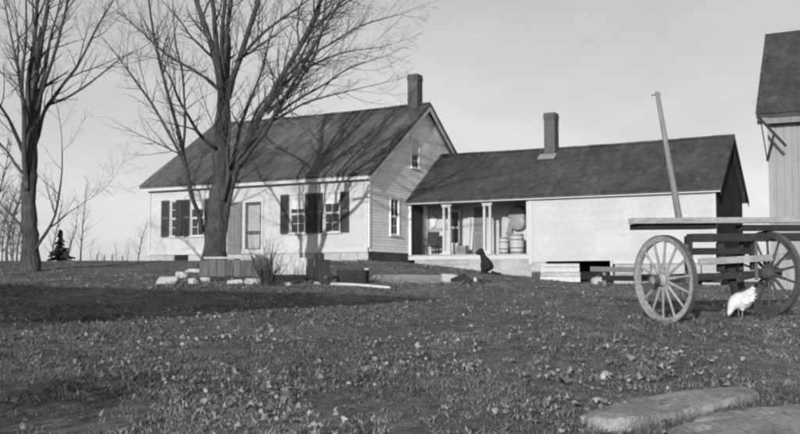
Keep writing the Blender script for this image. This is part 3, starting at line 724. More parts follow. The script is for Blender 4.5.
MTY = 30.2
mbase = P(214, 262, MTY); mbase.z = ground(mbase.x, mbase.y)
limbs = [
 ([(213,278,0),(214,250,0),(217,215,0),(221,180,0),(222,140,0),(223,105,.1),(225,75,.2)], 12.00, 5.51),
 ([(222,258,.0),(224,230,-.05),(227,205,-.1),(233,180,-.2),(244,150,-.4),(259,118,-.7),(277,84,-1.0),(299,48,-1.4),(318,8,-1.8),(330,-40,-2.2),(338,-100,-2.6)], 3.90, 1.32),
 ([(224,120,0),(221,90,.1),(217,66,.2),(210,40,.4),(200,12,.7),(190,-25,1.0),(178,-90,1.4)], 4.15, 1.14),
 ([(222,100,0),(219,70,-.3),(216,40,-.6),(213,5,-.9),(208,-40,-1.2),(206,-100,-1.4)], 3.12, 1.05),
 ([(226,95,0),(226,65,.3),(227,35,.6),(231,0,.9),(236,-40,1.2),(240,-110,1.5)], 3.12, 1.05),
 ([(227,100,0),(233,78,-.3),(240,58,-.6),(249,30,-.9),(259,-2,-1.2),(270,-45,-1.5),(280,-100,-1.7)], 3.38, 1.10),
 ([(224,80,0),(222,45,-.5),(224,10,-.9),(228,-35,-1.4),(226,-100,-1.8)], 2.60, 0.88),
 ([(202,232,-.2),(199,215,-.4),(192,197,-.7),(188,178,-.9),(184,158,-1.1),(178,130,-1.4),(170,102,-1.8),(163,75,-2.2),(156,45,-2.6),(150,10,-3.0),(146,-30,-3.3)], 2.60, 0.53),
 ([(186,165,-1.0),(178,150,-.9),(166,128,-.7),(152,104,-.4),(138,84,0),(122,62,.4),(105,40,.8)], 1.68, 0.39),
 ([(183,150,-1.1),(185,125,-1.6),(184,95,-2.1),(182,70,-2.5),(176,45,-2.9),(173,10,-3.3)], 1.43, 0.39),
 ([(218,150,-.2),(208,143,-.4),(197,131,-.8),(188,115,-1.2),(178,98,-1.6),(172,82,-2.0),(160,60,-2.4)], 2.08, 0.53),
 ([(217,88,0),(206,78,.6),(190,68,1.2),(172,58,1.8),(158,47,2.4),(140,30,3.0),(118,12,3.6)], 1.94, 0.44),
 ([(231,170,.2),(236,150,.5),(240,128,.8),(247,108,1.2),(254,90,1.5),(262,70,1.8),(268,45,2.2),(275,20,2.6)], 2.33, 0.59),
 ([(240,165,-.3),(251,150,-.8),(265,132,-1.3),(276,112,-1.7),(288,92,-2.0),(305,62,-2.6),(322,32,-3.2),(340,0,-3.8),(350,-30,-4.2)], 2.57, 0.62),
 ([(248,152,-.5),(262,128,.3),(280,112,.8),(300,98,1.4),(325,84,2.0),(350,68,2.6),(385,56,3.2)], 1.94, 0.34),
 ([(266,124,-1.0),(285,114,-1.8),(305,103,-2.4),(328,96,-3.0),(352,90,-3.4),(378,84,-3.8)], 1.56, 0.29),
 ([(277,90,-1.0),(296,74,-.4),(318,62,.2),(345,52,.8),(375,48,1.3)], 1.56, 0.29),
 ([(290,64,-1.3),(305,40,-.8),(322,20,-.4),(350,0,0),(380,-15,.4)], 1.68, 0.39),
 ([(272,100,-.9),(290,72,-1.9),(308,56,-2.6),(330,44,-3.2),(360,26,-3.8),(400,14,-4.4)], 1.68, 0.34),
 ([(246,140,.9),(256,112,1.6),(268,96,2.2),(280,80,2.7),(286,58,3.2),(292,30,3.7)], 1.68, 0.39),
 ([(236,62,-.5),(247,50,-1.0),(262,34,-1.4),(280,20,-1.8),(300,6,-2.2),(325,-14,-2.6)], 1.94, 0.44),
 ([(223,200,-.35),(228,176,-.45),(227,150,-.5),(230,128,-.6),(229,100,-.8),(232,70,-1.1)], 2.08, 0.69),
 ([(268,112,.4),(292,90,1.6),(312,60,2.2),(322,30,2.8),(326,0,3.2)], 2.08, 0.59),
 ([(259,118,-.7),(276,96,.2),(292,76,.8),(312,36,1.6),(336,8,2.2)], 2.20, 0.59),
]
tree('maple_tree', 'large bare maple with forked trunk rising behind the low wooden box', 'tree', mbase, limbs, MTY, 3, 1.2, 1.0, extend=.55)

LTY = 28.6
lbase = P(29, 270, LTY); lbase.z = ground(lbase.x, lbase.y)
limbs = [
 ([(30,276,0),(30,250,0),(29,220,0),(29,185,0),(30,150,0),(31,125,0)], 8.6, 6.0),
 ([(31,130,0),(33,100,0),(37,70,.2),(42,40,.4),(47,10,.6),(52,-40,.9),(55,-100,1.1)], 3.40, 0.90),
 ([(29,140,0),(28,105,-.3),(29,75,-.6),(34,45,-.9),(37,10,-1.2),(38,-50,-1.5)], 3.40, 0.90),
 ([(26,130,.1),(23,100,.5),(20,75,.9),(15,55,1.2),(10,30,1.5),(4,0,1.8)], 2.38, 0.60),
 ([(26,160,0),(16,135,-.5),(8,118,-1),(-4,100,-1.6),(-20,75,-2.2)], 2.38, 0.60),
 ([(33,150,.2),(38,135,.3),(44,112,.5),(52,100,.7),(64,83,1.0),(76,68,1.3),(88,46,1.6),(98,25,1.9),(110,6,2.2)], 2.58, 0.66),
 ([(50,104,.6),(66,98,.2),(84,87,-.2),(100,75,-.6),(116,62,-1.0),(132,52,-1.4)], 1.50, 0.36),
 ([(34,120,0),(44,85,-.6),(54,55,-1.0),(62,25,-1.4),(70,-10,-1.8),(76,-60,-2.2)], 2.31, 0.66),
 ([(36,100,.2),(46,66,1.0),(50,40,1.5),(58,10,2.0),(66,-25,2.5)], 1.90, 0.60),
 ([(29,180,0),(16,165,.5),(6,150,1.0),(-8,140,1.6)], 1.90, 0.48),
 ([(34,252,-.1),(41,240,-.3),(48,230,-.5),(55,215,-.7),(59,195,-.9),(62,170,-1.1),(62,145,-1.3)], 1.77, 0.42),
 ([(49,228,-.5),(58,222,-.3),(68,213,0),(76,208,.3)], 1.02, 0.36),
 ([(27,235,0),(18,222,.4),(8,212,.8),(-6,196,1.2)], 1.50, 0.42),
 ([(22,100,.5),(18,70,.2),(18,45,-.2),(16,15,-.6)], 1.36, 0.42),
 ([(32,200,.1),(35,165,.3),(35,135,.5),(40,105,.7),(44,70,.9),(52,30,1.1)], 3.2, .8),
 ([(27,190,-.2),(24,150,-.4),(24,115,-.6),(22,80,-.9),(26,40,-1.2),(26,0,-1.5)], 3.0, .8),
]
tree('maple_tree', 'bare many-stemmed tree at the left edge of the yard', 'tree', lbase, limbs, LTY, 11, 1.35, .55)

# saplings and brush beyond the brow of the hill
def sapling(px, Y, h, seed, label, name='bare_sapling', cat='sapling', group='bare saplings beyond the hill', r=.05, lean=0, nb=3):
    rng = random.Random(seed); p = P(px, 258, Y); z = ground(p.x, p.y); base = Vector((p.x, p.y, z)); o = empty(name, base, 0, label, cat, group)
    tr, cr = MB(), MB(); n = 10; pts = []; q = Vector((0, 0, -.1)); d = Vector((lean, 0, 1))
    for i in range(n+1):
        pts.append(q.copy()); d = (d+Vector((rng.gauss(0, .06), rng.gauss(0, .06), 0))).normalized(); q = q+d*(h/n)
    tr.tube(pts, [r*(1-.85*i/n) for i in range(n+1)], 6)
    for i in range(2, n+1):
        for k in range(nb):
            a = rng.uniform(0, 6.283); el = R(rng.uniform(30, 65))
            grow(cr, pts[i], Vector((math.cos(a)*math.cos(el), math.sin(a)*math.cos(el), math.sin(el))), r*.3*(1-.5*i/n), h*.28*(1.2-.8*i/n)*rng.uniform(.6, 1.2), 2, rng)
    tr.build('trunk', M['far_twig'], o); cr.build('crown', M['far_twig'], o)
sapling(80, 47, 4.3, 21, 'thin tall bare sapling on the brow, right of the dark spruce')
sapling(66, 48, 3.4, 22, 'thin bare sapling just right of the dark little spruce')
sapling(49, 50, 3.6, 23, 'thin bare sapling between left tree and the dark little spruce', lean=.1)
sapling(7, 36, 4.6, 24, 'grey brushy sapling left of the left-hand tree', r=.06, nb=7)
sapling(-6, 34, 4.4, 25, 'grey brushy sapling cut by the left edge of the picture', r=.06, nb=7)
sapling(17, 40, 4.0, 26, 'grey brushy sapling close behind the left-hand tree', r=.05)
sapling(138, 41.8, 2.4, 27, 'bare leaning shrub at the far left corner of the farmhouse', 'bare_shrub', 'shrub', None, r=.035, lean=.12)
for i_, (px_, Y_, h_) in enumerate(((2, 45, 3.4), (12, 52, 4.2), (22, 48, 3.0), (-3, 60, 5), (14, 44, 2.4))):
    sapling(px_, Y_, h_, 60+i_, ['grey leafless scrub on the skyline a little left of the left-hand trunk', 'tall grey scrub far behind, close left of the left-hand trunk', 'low grey scrub half hidden by the left-hand trunk', 'tallest grey scrub, cut by the left picture edge', 'low grey scrub nearest the left-hand trunk on its left'][i_], 'scrub_bush', 'scrub', 'grey scrub at the far left', r=.045, nb=7)
for i_, (px_, Y_, h_) in enumerate(((92, 60, 1.9), (104, 62, 1.5), (117, 58, 1.6), (128, 50, 1.5))):
    sapling(px_, Y_, h_, 80+i_, ['low faint scrub on the skyline nearest the spruce', 'low faint scrub on the skyline, second from the spruce', 'low faint scrub on the skyline, third from the spruce', 'low faint scrub on the skyline nearest the farmhouse'][i_], 'scrub_bush', 'scrub', 'faint scrub on the skyline', r=.02)
# small dark spruce
sb = P(60, 262, 46); sb.z = ground(sb.x, sb.y)
so = empty('young_spruce', sb, 0, 'small dark evergreen spruce on the brow of the hill', 'tree')
MB().tube([(0,0,-.1),(0,0,1.7)], [.05,.01], 6).build('trunk', M['bark'], so)
cr = MB(); rng = random.Random(5)
for k in range(260):
    z = rng.uniform(.15, 1.72); a = rng.uniform(0, 6.283); ln_ = ((1.8-z)*.26+.05)*rng.uniform(.35, 1.3)*(1+.5*math.sin(a*2+z*3)); d = Vector((math.cos(a), math.sin(a), -.12)); p0 = Vector((0, 0, z)); p1 = p0+d*ln_
    s = Vector((-d.y, d.x, 0))*.07
    cr.add([p0-s*.4, p0+s*.4, p1+s*.6, p1+d*.06, p1-s*.6], [(0,1,2,3,4)])
    cr.add([p0+Vector((0,0,.05)), p0-Vector((0,0,.04)), p1-Vector((0,0,.07)), p1+Vector((0,0,.02))], [(0,1,2,3)])
cr.build('crown', M['spruce'], so)
for i, (px, Y, h) in enumerate(((97, 39.5, .42), (104, 39.8, .36), (112, 40, .4), (122, 40.4, .35))):
    p = P(px, 262, Y); p.z = ground(p.x, p.y)-.1
    o = empty('fence_post', p, 0, ['short grey fence post on the brow, leftmost of four', 'short grey fence post on the brow, second from left', 'short grey fence post on the brow, third from left', 'short grey fence post on the brow, nearest the farmhouse'][i], 'fence post', 'fence posts on the brow')
    MB().tube([(0,0,0),(.01,0,h),(.02,.01,h+.08)], [.035,.035,.03], 7).build('post', M['pole'], o)
# twiggy bush before the low box
def bush(px, py, h, seed, n, label, spread=.5, m=None, name='twiggy_bush'):
    p = G(px, py); rng = random.Random(seed); o = empty(name, p, 0, label, 'bush'); st, tw = MB(), MB()
    for k in range(n):
        a = rng.uniform(0, 6.283); d = Vector((math.cos(a)*spread*rng.random(), math.sin(a)*spread*rng.random(), 1))
        grow(tw if k > 3 else st, Vector((rng.uniform(-.15, .15), rng.uniform(-.1, .1), -.05)), d, .012, h*rng.uniform(.5, 1), 2, rng, up=.05, wander=.14)
    st.build('stem', m or M['twig'], o); tw.build('twigs', m or M['twig'], o); return o
bush(268, 286, 1.15, 41, 55, 'dense twiggy bush in front of the low box by the front door', .55)
bush(294, 289, .8, 42, 7, 'sparse pale-stemmed bush before the bright end of the low box', .5)
bush(316, 264, .5, 44, 14, 'little bare bush against the house wall under the right windows', .6)

eb = Vector((-4.65, 3.0, 0)); eb.z = ground(eb.x, eb.y); rng = random.Random(77)  # bush added out of view to shade the lower left grass
ev = empty('shade_bush', eb, 0, 'unseen dense evergreen bush added left of the foreground grass to shade it', 'bush')
MB().tube([(0,0,-.1),(.03,.02,.4),(.0,.05,.9)], [.07,.05,.02], 8).build('stem', M['bark'], ev)
fo_ = MB()
for k in range(3400):
    v = Vector((rng.gauss(0,1), rng.gauss(0,1), rng.gauss(0,1))).normalized()*rng.random()**.4
    lump = 1+.25*mnoise.noise(v*2.2)
    p = Vector((v.x*1.1*lump, v.y*.8*lump, .95+v.z*.92*lump)); n_ = Vector((rng.gauss(0,1), rng.gauss(0,1), rng.gauss(0,1))).normalized(); a_ = n_.orthogonal().normalized()*.05; b_ = n_.cross(a_).normalized()*.025
    fo_.add([p-a_, p-b_, p+a_, p+b_], [(0,1,2,3)])
fo_.build('foliage', M['spruce'], ev)

# ------------------------------------------------------------------ rocks
def rock(name, p, sx, sy, sz, seed, m, label, cat='rock', rz=0, group=None, flat=.0, rough=.28, sub=3, sink=.25, sq=.45):
    rr = random.Random(seed*17+3); bm = bmesh.new()
    for k in range(30):
        v = Vector((rr.gauss(0, 1), rr.gauss(0, 1), rr.gauss(0, 1))).normalized(); mx = max(abs(v.x), abs(v.y), abs(v.z))
        v = v.lerp(v/mx, sq)*rr.uniform(1-rough, 1.0)
        if flat and v.z > 1-flat: v.z = 1-flat+rr.uniform(-.03, .03)
        bm.verts.new((v.x*sx/2, v.y*sy/2, v.z*sz/2))
    h = bmesh.ops.convex_hull(bm, input=bm.verts[:]); bmesh.ops.delete(bm, geom=[g for g in h['geom_interior'] if isinstance(g, bmesh.types.BMVert)], context='VERTS')
    bmesh.ops.bevel(bm, geom=bm.edges[:], offset=min(sx, sz)*.025, segments=1, affect='EDGES', profile=.5)
    bmesh.ops.triangulate(bm, faces=bm.faces[:]); bmesh.ops.subdivide_edges(bm, edges=bm.edges[:], cuts=1, use_grid_fill=True)
    for v in bm.verts: v.co += v.co.normalized()*min(sx, sz)*.05*mnoise.noise(v.co*(2.5/max(.1, sz))+Vector((seed, 0, 0)))
    me = bpy.data.meshes.new(name); bm.to_mesh(me); bm.free()
    o = bpy.data.objects.new(name, me); C.objects.link(o); me.materials.append(m); o.location = (p.x, p.y, p.z+sz*(.5-sink)); o.rotation_euler = (0, 0, rz)
    tag(o, label, cat, group); return o
def rock_px(x0, x1, y0, y1, seed, label, m='rock', depth=.6, rz=0, name='rock', group='pale rocks in the yard', flat=.35, rough=.32, sq=.75):
    p = G((x0+x1)/2, y1); s = p.y/960; wd = (x1-x0)*s*1.05; ht = (y1-y0)*s*1.35
    q = Vector((p.x, p.y+wd*depth*.35, p.z))
    return rock(name, q, wd, max(wd*depth, ht), ht, seed, M[m], label, 'rock', rz, group, flat, rough, sq=sq)
rock_px(154, 179, 274, 284.5, 1, 'long pale rock, leftmost of those left of the maple trunk', rz=.2)
rock_px(174, 188, 270, 278, 2, 'small pale rock between the leftmost long rock and the maple')
rock_px(184, 201, 267.5, 272.5, 3, 'flat pale rock behind the others beside the maple trunk')
rock_px(187, 198, 276.5, 284.5, 4, 'blocky pale rock at the left foot of the low box')
rock_px(199, 211, 276, 282, 5, 'small pale rock under the left end of the low box')
rock_px(226, 244, 278, 284.5, 6, 'low pale rock under the middle of the low box')
rock_px(243, 264, 276.5, 284.5, 8, 'broad pale rock under the low box beside the twiggy bush', rz=.1)
rock_px(285, 292, 281, 286, 9, 'small pale stone at the foot of the sparse bush')
rock_px(441, 459, 271.5, 283, 10, 'pale square stone block left of the dark boulder', depth=.8, rough=.1, sq=.85)
rock_px(450, 475, 274, 284.5, 12, 'black rounded boulder on the grass below the porch', 'dark_rock', group=None, name='boulder', flat=.0, rough=.12, sq=.0)
rock_px(473, 478, 276, 282, 16, 'small white stone against the right side of the black boulder', group=None)
rock_px(477, 492, 279, 283.5, 13, 'flat dark stone right of the black boulder', 'dark_rock', group=None)
rock_px(527, 536, 266, 270, 14, 'small pale stone under the right end of the porch', group=None)
rock_px(592, 604, 275, 284.5, 15, 'pale stone right of the stacked whitewashed boards', group=None)
rock_px(613, 632, 276.5, 283.5, 17, 'pale stone under the dark pole near the wagon wheel', group=None)
rock_px(600, 612, 371, 380, 18, 'small pale pointed stone in the foreground grass', group=None, rough=.4)
# big foreground slabs
def slab(pts_px, thick, label, seed):
    pts = [G(x, y) for x, y in pts_px]; c = sum(pts, Vector())/len(pts)
    ring = catmull(pts+[pts[0]], .03)[:-1]; n = len(ring); bm = bmesh.new(); layers = []
    lv = [(0, -.15, 0), (.0, thick*.2, .012), (-.01, thick*.55, .022), (.008, thick*.85, .016), (.02, thick*.96, .010), (.05, thick, .006)]
    for k in range(1, 9): lv.append((.085+k*.1, thick*(1+.02*k), .008, k/9))
    for q in lv:
        row = []; f = q[3] if len(q) > 3 else 0
        for i, p in enumerate(ring):
            d = (c-p); d.z = 0; l = d.length; w0 = p+d/l*min(.05, l*.5)
            e = q[2]*mnoise.noise((p.x*9, p.y*9, seed+q[1]*6))*1.6+.03*mnoise.noise((p.x*3.3, p.y*3.3, seed))*(1 if not f else 0)
            x_ = (p+d/l*(min(q[0], l*.5)+e)) if not f else w0.lerp(Vector((c.x, c.y, w0.z)), f)
            n1 = mnoise.noise((x_.x*2.6, x_.y*2.6, seed)); n2 = mnoise.noise((x_.x*8, x_.y*8, seed+3)); n3 = mnoise.noise((x_.x*24, x_.y*24, seed+5))
            crack = -.03*max(0, 1-abs(mnoise.noise((x_.x*1.7+4, x_.y*1.7, seed+9)))*14)
            zz = ground0(p.x, p.y)*.3+c.z*.7+q[1]+(.011*n1+.007*n2+.006*n3+crack if q[1] > thick*.5 else .01*n2)
            row.append(bm.verts.new((x_.x-c.x, x_.y-c.y, zz-c.z)))
        layers.append(row)
    for a, b in zip(layers, layers[1:]):
        for i in range(n): bm.faces.new((a[i], a[(i+1) % n], b[(i+1) % n], b[i]))
    bm.faces.new(layers[-1]); bmesh.ops.recalc_face_normals(bm, faces=bm.faces[:])
    me = bpy.data.meshes.new('stone_slab'); bm.to_mesh(me); bm.free()
    for f in me.polygons: f.use_smooth = True
    o = bpy.data.objects.new('stone_slab', me); C.objects.link(o); o.location = c; me.materials.append(M['slab'])
    tag(o, label, 'stone slab', 'foreground stone slabs'); return o
slab([(588, 434), (592, 424), (640, 407), (690, 397), (735, 391), (752, 393), (756, 401), (720, 413), (690, 421), (660, 427), (620, 436)], .08, 'long narrow pale stone slab in the right foreground grass', 1)
slab([(668, 450), (690, 436), (725, 424), (775, 418), (830, 416), (870, 426), (860, 455), (760, 478), (700, 470)], .12, 'broad flat stone slab in the bottom right corner', 2)

# bare earth in front of the porch
strip('path', [G(368, 281), G(400, 284), G(440, 284)], [G(374, 275), G(410, 275), G(445, 276)], M['path'])

# ------------------------------------------------------------------ low wooden box on skids
bl, brr = G(198, 284.5), G(321, 285.5); Yb = 24.0
A0, A1 = P(199, 276, Yb), P(321, 276, Yb-.5)
A0.z = A1.z = (A0.z+A1.z)/2
ln_ = (A1-A0).length; ax = (A1-A0).normalized(); rz = math.atan2(ax.y, ax.x)
gb = ground(A0.x, A0.y)
box = empty('low_wagon_box', Vector((A0.x, A0.y, gb)), rz, 'long low wooden box standing before the maple, shade coloured into its left and right boards', 'wagon box')
z0 = A0.z-gb; ht = 18.5*Yb/960
def bx(px): return (px-199)/122*ln_
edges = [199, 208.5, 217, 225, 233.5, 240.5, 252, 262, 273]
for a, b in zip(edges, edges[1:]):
    MB().box(bx(a)+.006, bx(b)-.006, random.uniform(-.01, .02), .035, z0-random.uniform(0, .03), z0+ht-random.uniform(.03, .08), Matrix.Rotation(random.uniform(-.012, .012), 4, 'Y')).build('side_board', M['box_board'], box)  # darker boards: the shade on this light box is put into their colour
MB().box(bx(273)+.01, bx(306.5), -.03, .02, z0+.03, z0+ht-.02).build('side_panel', M['pale_wood'], box, label='pale panel in the side of the box, coloured as its sunlit part', bevel=.008)
for a, b in ((307.5, 314), (314.5, 321)): MB().box(bx(a)+.004, bx(b)-.004, 0, .035, z0-.02, z0+ht-.05).build('side_board', M['dark_board'], box)  # right end also coloured dark to stand for shade
MB().box(bx(204), bx(253), -.05, .05, z0+ht-.04, z0+ht+.015).build('top_rail', M['plank'], box, bevel=.006)
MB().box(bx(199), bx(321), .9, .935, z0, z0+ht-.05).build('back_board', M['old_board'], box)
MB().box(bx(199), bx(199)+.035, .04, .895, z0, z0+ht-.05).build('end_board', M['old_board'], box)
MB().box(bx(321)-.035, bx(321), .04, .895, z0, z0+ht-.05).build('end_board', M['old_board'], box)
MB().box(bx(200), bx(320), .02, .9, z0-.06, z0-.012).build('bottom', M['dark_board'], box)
for yy in (.08, .75): MB().box(bx(203), bx(318), yy, yy+.12, z0-.17, z0-.062).build('runner', M['dark_board'], box)
for px in (204, 221, 268, 310):
    for yy in (.07, .74): MB().box(bx(px), bx(px)+.16, yy, yy+.15, -.12, z0-.172).build('block', M['dark_board'], box)
for px in (315.5, 321.5): MB().box(bx(px)-.035, bx(px)+.035, .04, .11, z0+ht-.1, z0+ht+.09).build('stake', M['dark_board'], box)
# pole lying on a dark iron wheel
q0, q1 = P(315, 283.5, 22.8), P(390, 290.5, 20.9); q1.z = ground(q1.x, q1.y)+.05
po = empty('wagon_pole', q0, 0, 'thin pale pole lying propped on a small dark wheel', 'pole')
MB().tube([Vector(), (q1-q0)*.5+Vector((0,0,.015)), q1-q0], [.045, .04, .03], 8).build('shaft', M['pale_wood'], po)
wp = P(325.5, 290, 22.3)
wo = empty('small_wheel', Vector((wp.x, wp.y, ground(wp.x, wp.y))), R(20), 'small dark solid wheel on the grass under the pale pole', 'wheel')
MB().lathe([(.17, -.03), (.18, -.02), (.18, .02), (.17, .03)], 20, Matrix.Translation((0, 0, .18)) @ Matrix.Rotation(R(90), 4, 'X')).build('disc', M['dark_board'], wo)
MB().lathe([(.05, -.07), (.055, .07)], 12, Matrix.Translation((0, 0, .18)) @ Matrix.Rotation(R(90), 4, 'X')).build('hub', M['iron'], wo)
# dark feed trough and little white post
t0 = G(337, 284); tl = 29*t0.y/960
tr_ = empty('feed_trough', Vector((t0.x, t0.y, t0.z)), R(-6), 'dark wooden trough on the grass below the house corner', 'trough')
MB().prism([Vector((0, 0, .0)), Vector((0, .5, .0)), Vector((0, .6, .33)), Vector((0, -.08, .33))], (.04, 0, 0)).build('end_board', M['dark_board'], tr_)
MB().prism([Vector((tl, 0, .0)), Vector((tl, .5, .0)), Vector((tl, .6, .33)), Vector((tl, -.08, .33))], (-.04, 0, 0)).build('end_board', M['dark_board'], tr_)
for k in range(2):
    za, zb_ = .165*k, .165*(k+1)-.006; f0 = -.08*za/.33; f1 = -.08*zb_/.33
    MB().prism([Vector((.042, f0-.002, za)), Vector((.042, f1-.002, zb_)), Vector((.042, f1+.03, zb_)), Vector((.042, f0+.03, za))], (tl-.084, 0, 0)).build('side_board', M['dark_board'], tr_)
    MB().prism([Vector((.042, .5-f0*1.25, za)), Vector((.042, .5-f1*1.25, zb_)), Vector((.042, .47-f1*1.25, zb_)), Vector((.042, .47-f0*1.25, za))], (tl-.084, 0, 0)).build('side_board', M['dark_board'], tr_)
MB().box(.042, tl-.042, .03, .47, .005, .035).build('bottom', M['dark_board'], tr_)
p = G(366.5, 278); o = empty('white_post', p, 0, 'short white painted post at the right end of the dark trough', 'post')
MB().prism([Vector((-.045,-.045,-.1)), Vector((.045,-.045,-.1)), Vector((.045,.045,-.1)), Vector((-.045,.045,-.1))], (0, 0, .33)).build('shaft', M['trim'], o, bevel=.01)
MB().prism([Vector((-.05,-.05,.231)), Vector((.05,-.05,.231)), Vector((.05,.05,.231)), Vector((-.05,.05,.231))], (.0, 0, .02)).build('cap', M['trim'], o)

# ------------------------------------------------------------------ boards, rail and pole by the wing
p0, p1 = G(552, 283), G(592.5, 285)
s0, s1 = Spx(553)-.2, Spx(592.5)-.2; yb = -.9
gb = ground(epos(s0, yb, 0).x, epos(s0, yb, 0).y)
sp_ = empty('board_stack', Vector((epos(s0, yb, 0).x, epos(s0, yb, 0).y, gb)), ROT, 'stack of whitewashed boards standing on edge under the wing wall', 'boards')
top = P(570, 263.5, epos((s0+s1)/2, yb, 0).y).z-gb; wd = s1-s0
for j, (fa, fb, m_, dy) in enumerate(((0, .30, 'pale_wood', 0), (.305, .52, 'plank', .03), (.525, .80, 'pale_wood', -.01), (.805, 1, 'pale_wood', .015))):
    MB().box(.01*j, wd-.012*j, dy, dy+.06, -.1+(top+.1)*fa, -.1+(top+.1)*fb-.008).build('board', M[m_], sp_, bevel=.008)
for xx in (.12, wd*.55, wd-.2): MB().box(xx, xx+.08, .1, .16, -.1, top-.05).build('upright', M['old_board'], sp_)
r0, r1 = P(591, 269, 31.5), P(642, 270, 29.8)
ra = empty('rail', Vector((r0.x, r0.y, r0.z)), 0, 'squared grey rail set level before the dark gap under the wing', 'rail')
MB().bar(Vector(), r1-r0, .09, .16).build('beam', M['old_board'], ra, bevel=.01)
for f in (.28, .92):
    q = (r1-r0)*f; g_ = ground(r0.x+q.x, r0.y+q.y)-r0.z
    MB().box(q.x-.05, q.x+.05, q.y+.05, q.y+.13, g_-.1, .0+q.z+.06).build('support_post', M['old_board'], ra)

# ------------------------------------------------------------------ the big-wheeled cart
WD = 1.30; WY = 14.0
wc = P(664.5, 279, WY)
th = R(65); ad = Vector((math.sin(th), math.cos(th), 0)); bd = Vector((ad.y, -ad.x, 0))   # axle direction (right and away), bd towards the camera's right
TR = 2.02; lift = .10
wl_c = Vector((wc.x, wc.y, ground(wc.x, wc.y)+WD/2-.02)); wr_c = wl_c+ad*TR; wr_c.z += lift
axd = (wr_c-wl_c).normalized()
mid = (wl_c+wr_c)/2
crt = empty('hay_cart', Vector((mid.x, mid.y, ground(mid.x, mid.y))), 0, 'two-wheeled farm cart with tall spoked wheels and pale planks across, before the barn', 'cart')
ORG = crt.location.copy()
def wheel(c, out, rot0, wm):
    """c centre, out the outward axle direction; the wheel hangs on the cart as one part with rim, tyre, hub and spokes below it"""
    z = out.normalized(); x = Vector((0,0,1)).cross(z).normalized(); y = z.cross(x)
    Mx = Matrix(((x.x, y.x, z.x, c.x-ORG.x), (x.y, y.y, z.y, c.y-ORG.y), (x.z, y.z, z.z, c.z-ORG.z), (0,0,0,1)))
    r = WD/2
    hb = MB().lathe([(.05, -.16), (.075, -.15), (.085, -.06), (.10, -.05), (.10, .06), (.08, .075), (.062, .17), (.066, .18), (.066, .22), (.035, .225)], 20, Mx).build('wheel', wm, crt)
    def ring(r0, r1, z0, z1, n=48):
        b = MB(); vs = []
        for k in range(n):
            a = 2*math.pi*k/n
            for rr, zz in ((r0, z0), (r1, z0), (r1, z1), (r0, z1)): vs.append(Mx @ Vector((rr*math.cos(a), rr*math.sin(a), zz)))
        fs = [(k*4+i, k*4+(i+1) % 4, ((k+1) % n)*4+(i+1) % 4, ((k+1) % n)*4+i) for k in range(n) for i in range(4)]
        return b.add(vs, fs)
    for s in range(7):
        b = MB(); vs = []; m = 8; a0 = 2*math.pi*(s+.5)/7+rot0; a1 = 2*math.pi*(s+1.5)/7-.008+rot0
        for k in range(m+1):
            a = a0+(a1-a0)*k/m
            for rr, zz in ((r-.095, -.03), (r-.012, -.036), (r-.012, .036), (r-.095, .03)): vs.append(Mx @ Vector((rr*math.cos(a), rr*math.sin(a), zz)))
        fs = [(k*4+i, k*4+(i+1) % 4, (k+1)*4+(i+1) % 4, (k+1)*4+i) for k in range(m) for i in range(4)]+[(0,1,2,3), (m*4+3, m*4+2, m*4+1, m*4)]
        b.add(vs, fs).build('felloe', wm, hb)
    ring(r-.012, r, -.04, .04).build('tyre', M['iron'], hb)
    for s in range(14):
        a = 2*math.pi*s/14+rot0; d = Vector((math.cos(a), math.sin(a), 0)); e = Vector((-d.y, d.x, 0)); b = MB()
        rows = []
        for rr, w_, z_ in ((.10, .030, .026), (.2, .027, .022), (.38, .018, .017), (r-.09, .02, .018)):
            for k in range(8):
                q = 2*math.pi*k/8; rows.append(Mx @ (d*rr+e*w_*math.cos(q)+Vector((0, 0, z_*math.sin(q)+.03*(1-rr/r)))))
        fs = [(i*8+k, i*8+(k+1) % 8, (i+1)*8+(k+1) % 8, (i+1)*8+k) for i in range(3) for k in range(8)]
        b.add(rows, fs, True).build('spoke', wm, hb)
    ring(.06, .078, .14, .228, 20).build('hub_band', M['iron'], hb); ring(.101, .106, -.045, .055, 20).build('hub_band', M['iron'], hb)
wheel(wl_c, -axd, .1, M['wheel']); wheel(wr_c, axd, .27, M['shaded_wheel'])
def cl(v): return v-ORG
def along(a, b, h): # a metres along the axle from the left wheel, b metres along bd (towards camera), h above axle line
    return cl(wl_c+axd*a+bd*b+Vector((0, 0, h)))
def cbeam(name, a, b, w_, h_, m, bev=.008): return MB().bar(a, b, w_, h_).build(name, m, crt, bevel=bev)
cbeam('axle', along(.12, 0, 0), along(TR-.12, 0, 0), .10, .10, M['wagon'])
for a_ in (.5, .95, 1.4): MB().lathe([(.022, 0), (.022, .02), (.012, .022), (.012, .035)], 8, Matrix.Translation(along(a_, .05, 0)) @ Matrix.Rotation(R(90), 4, 'X')).build('bolt', M['iron'], crt)
def atpx(px, py, b=0):
    """the point over the axle line (moved b metres along bd) that lies at a given column and row"""
    k = (px-400)/960
    p0 = wl_c+bd*b
    r_ = ray(px, py); kk = r_.x/r_.y
    a = (kk*p0.y-p0.x)/(ad.x-kk*ad.y)
    return cl(P(px, py, p0.y+ad.y*a))
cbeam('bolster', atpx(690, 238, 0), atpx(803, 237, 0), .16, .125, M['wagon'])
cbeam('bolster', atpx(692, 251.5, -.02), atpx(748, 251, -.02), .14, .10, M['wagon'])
cbeam('cross_board', atpx(699, 262, .1), atpx(792, 256.5, .1), .05, .10, M['plank'])
for a in (.46,): cbeam('bolster_post', along(a, 0, .06), along(a, 0, .62), .10, .1, M['wagon'])
for a in (1.1, TR-.25): cbeam('bolster_post', along(a, -.03, .06), along(a, -.03, .5), .10, .1, M['wagon'])
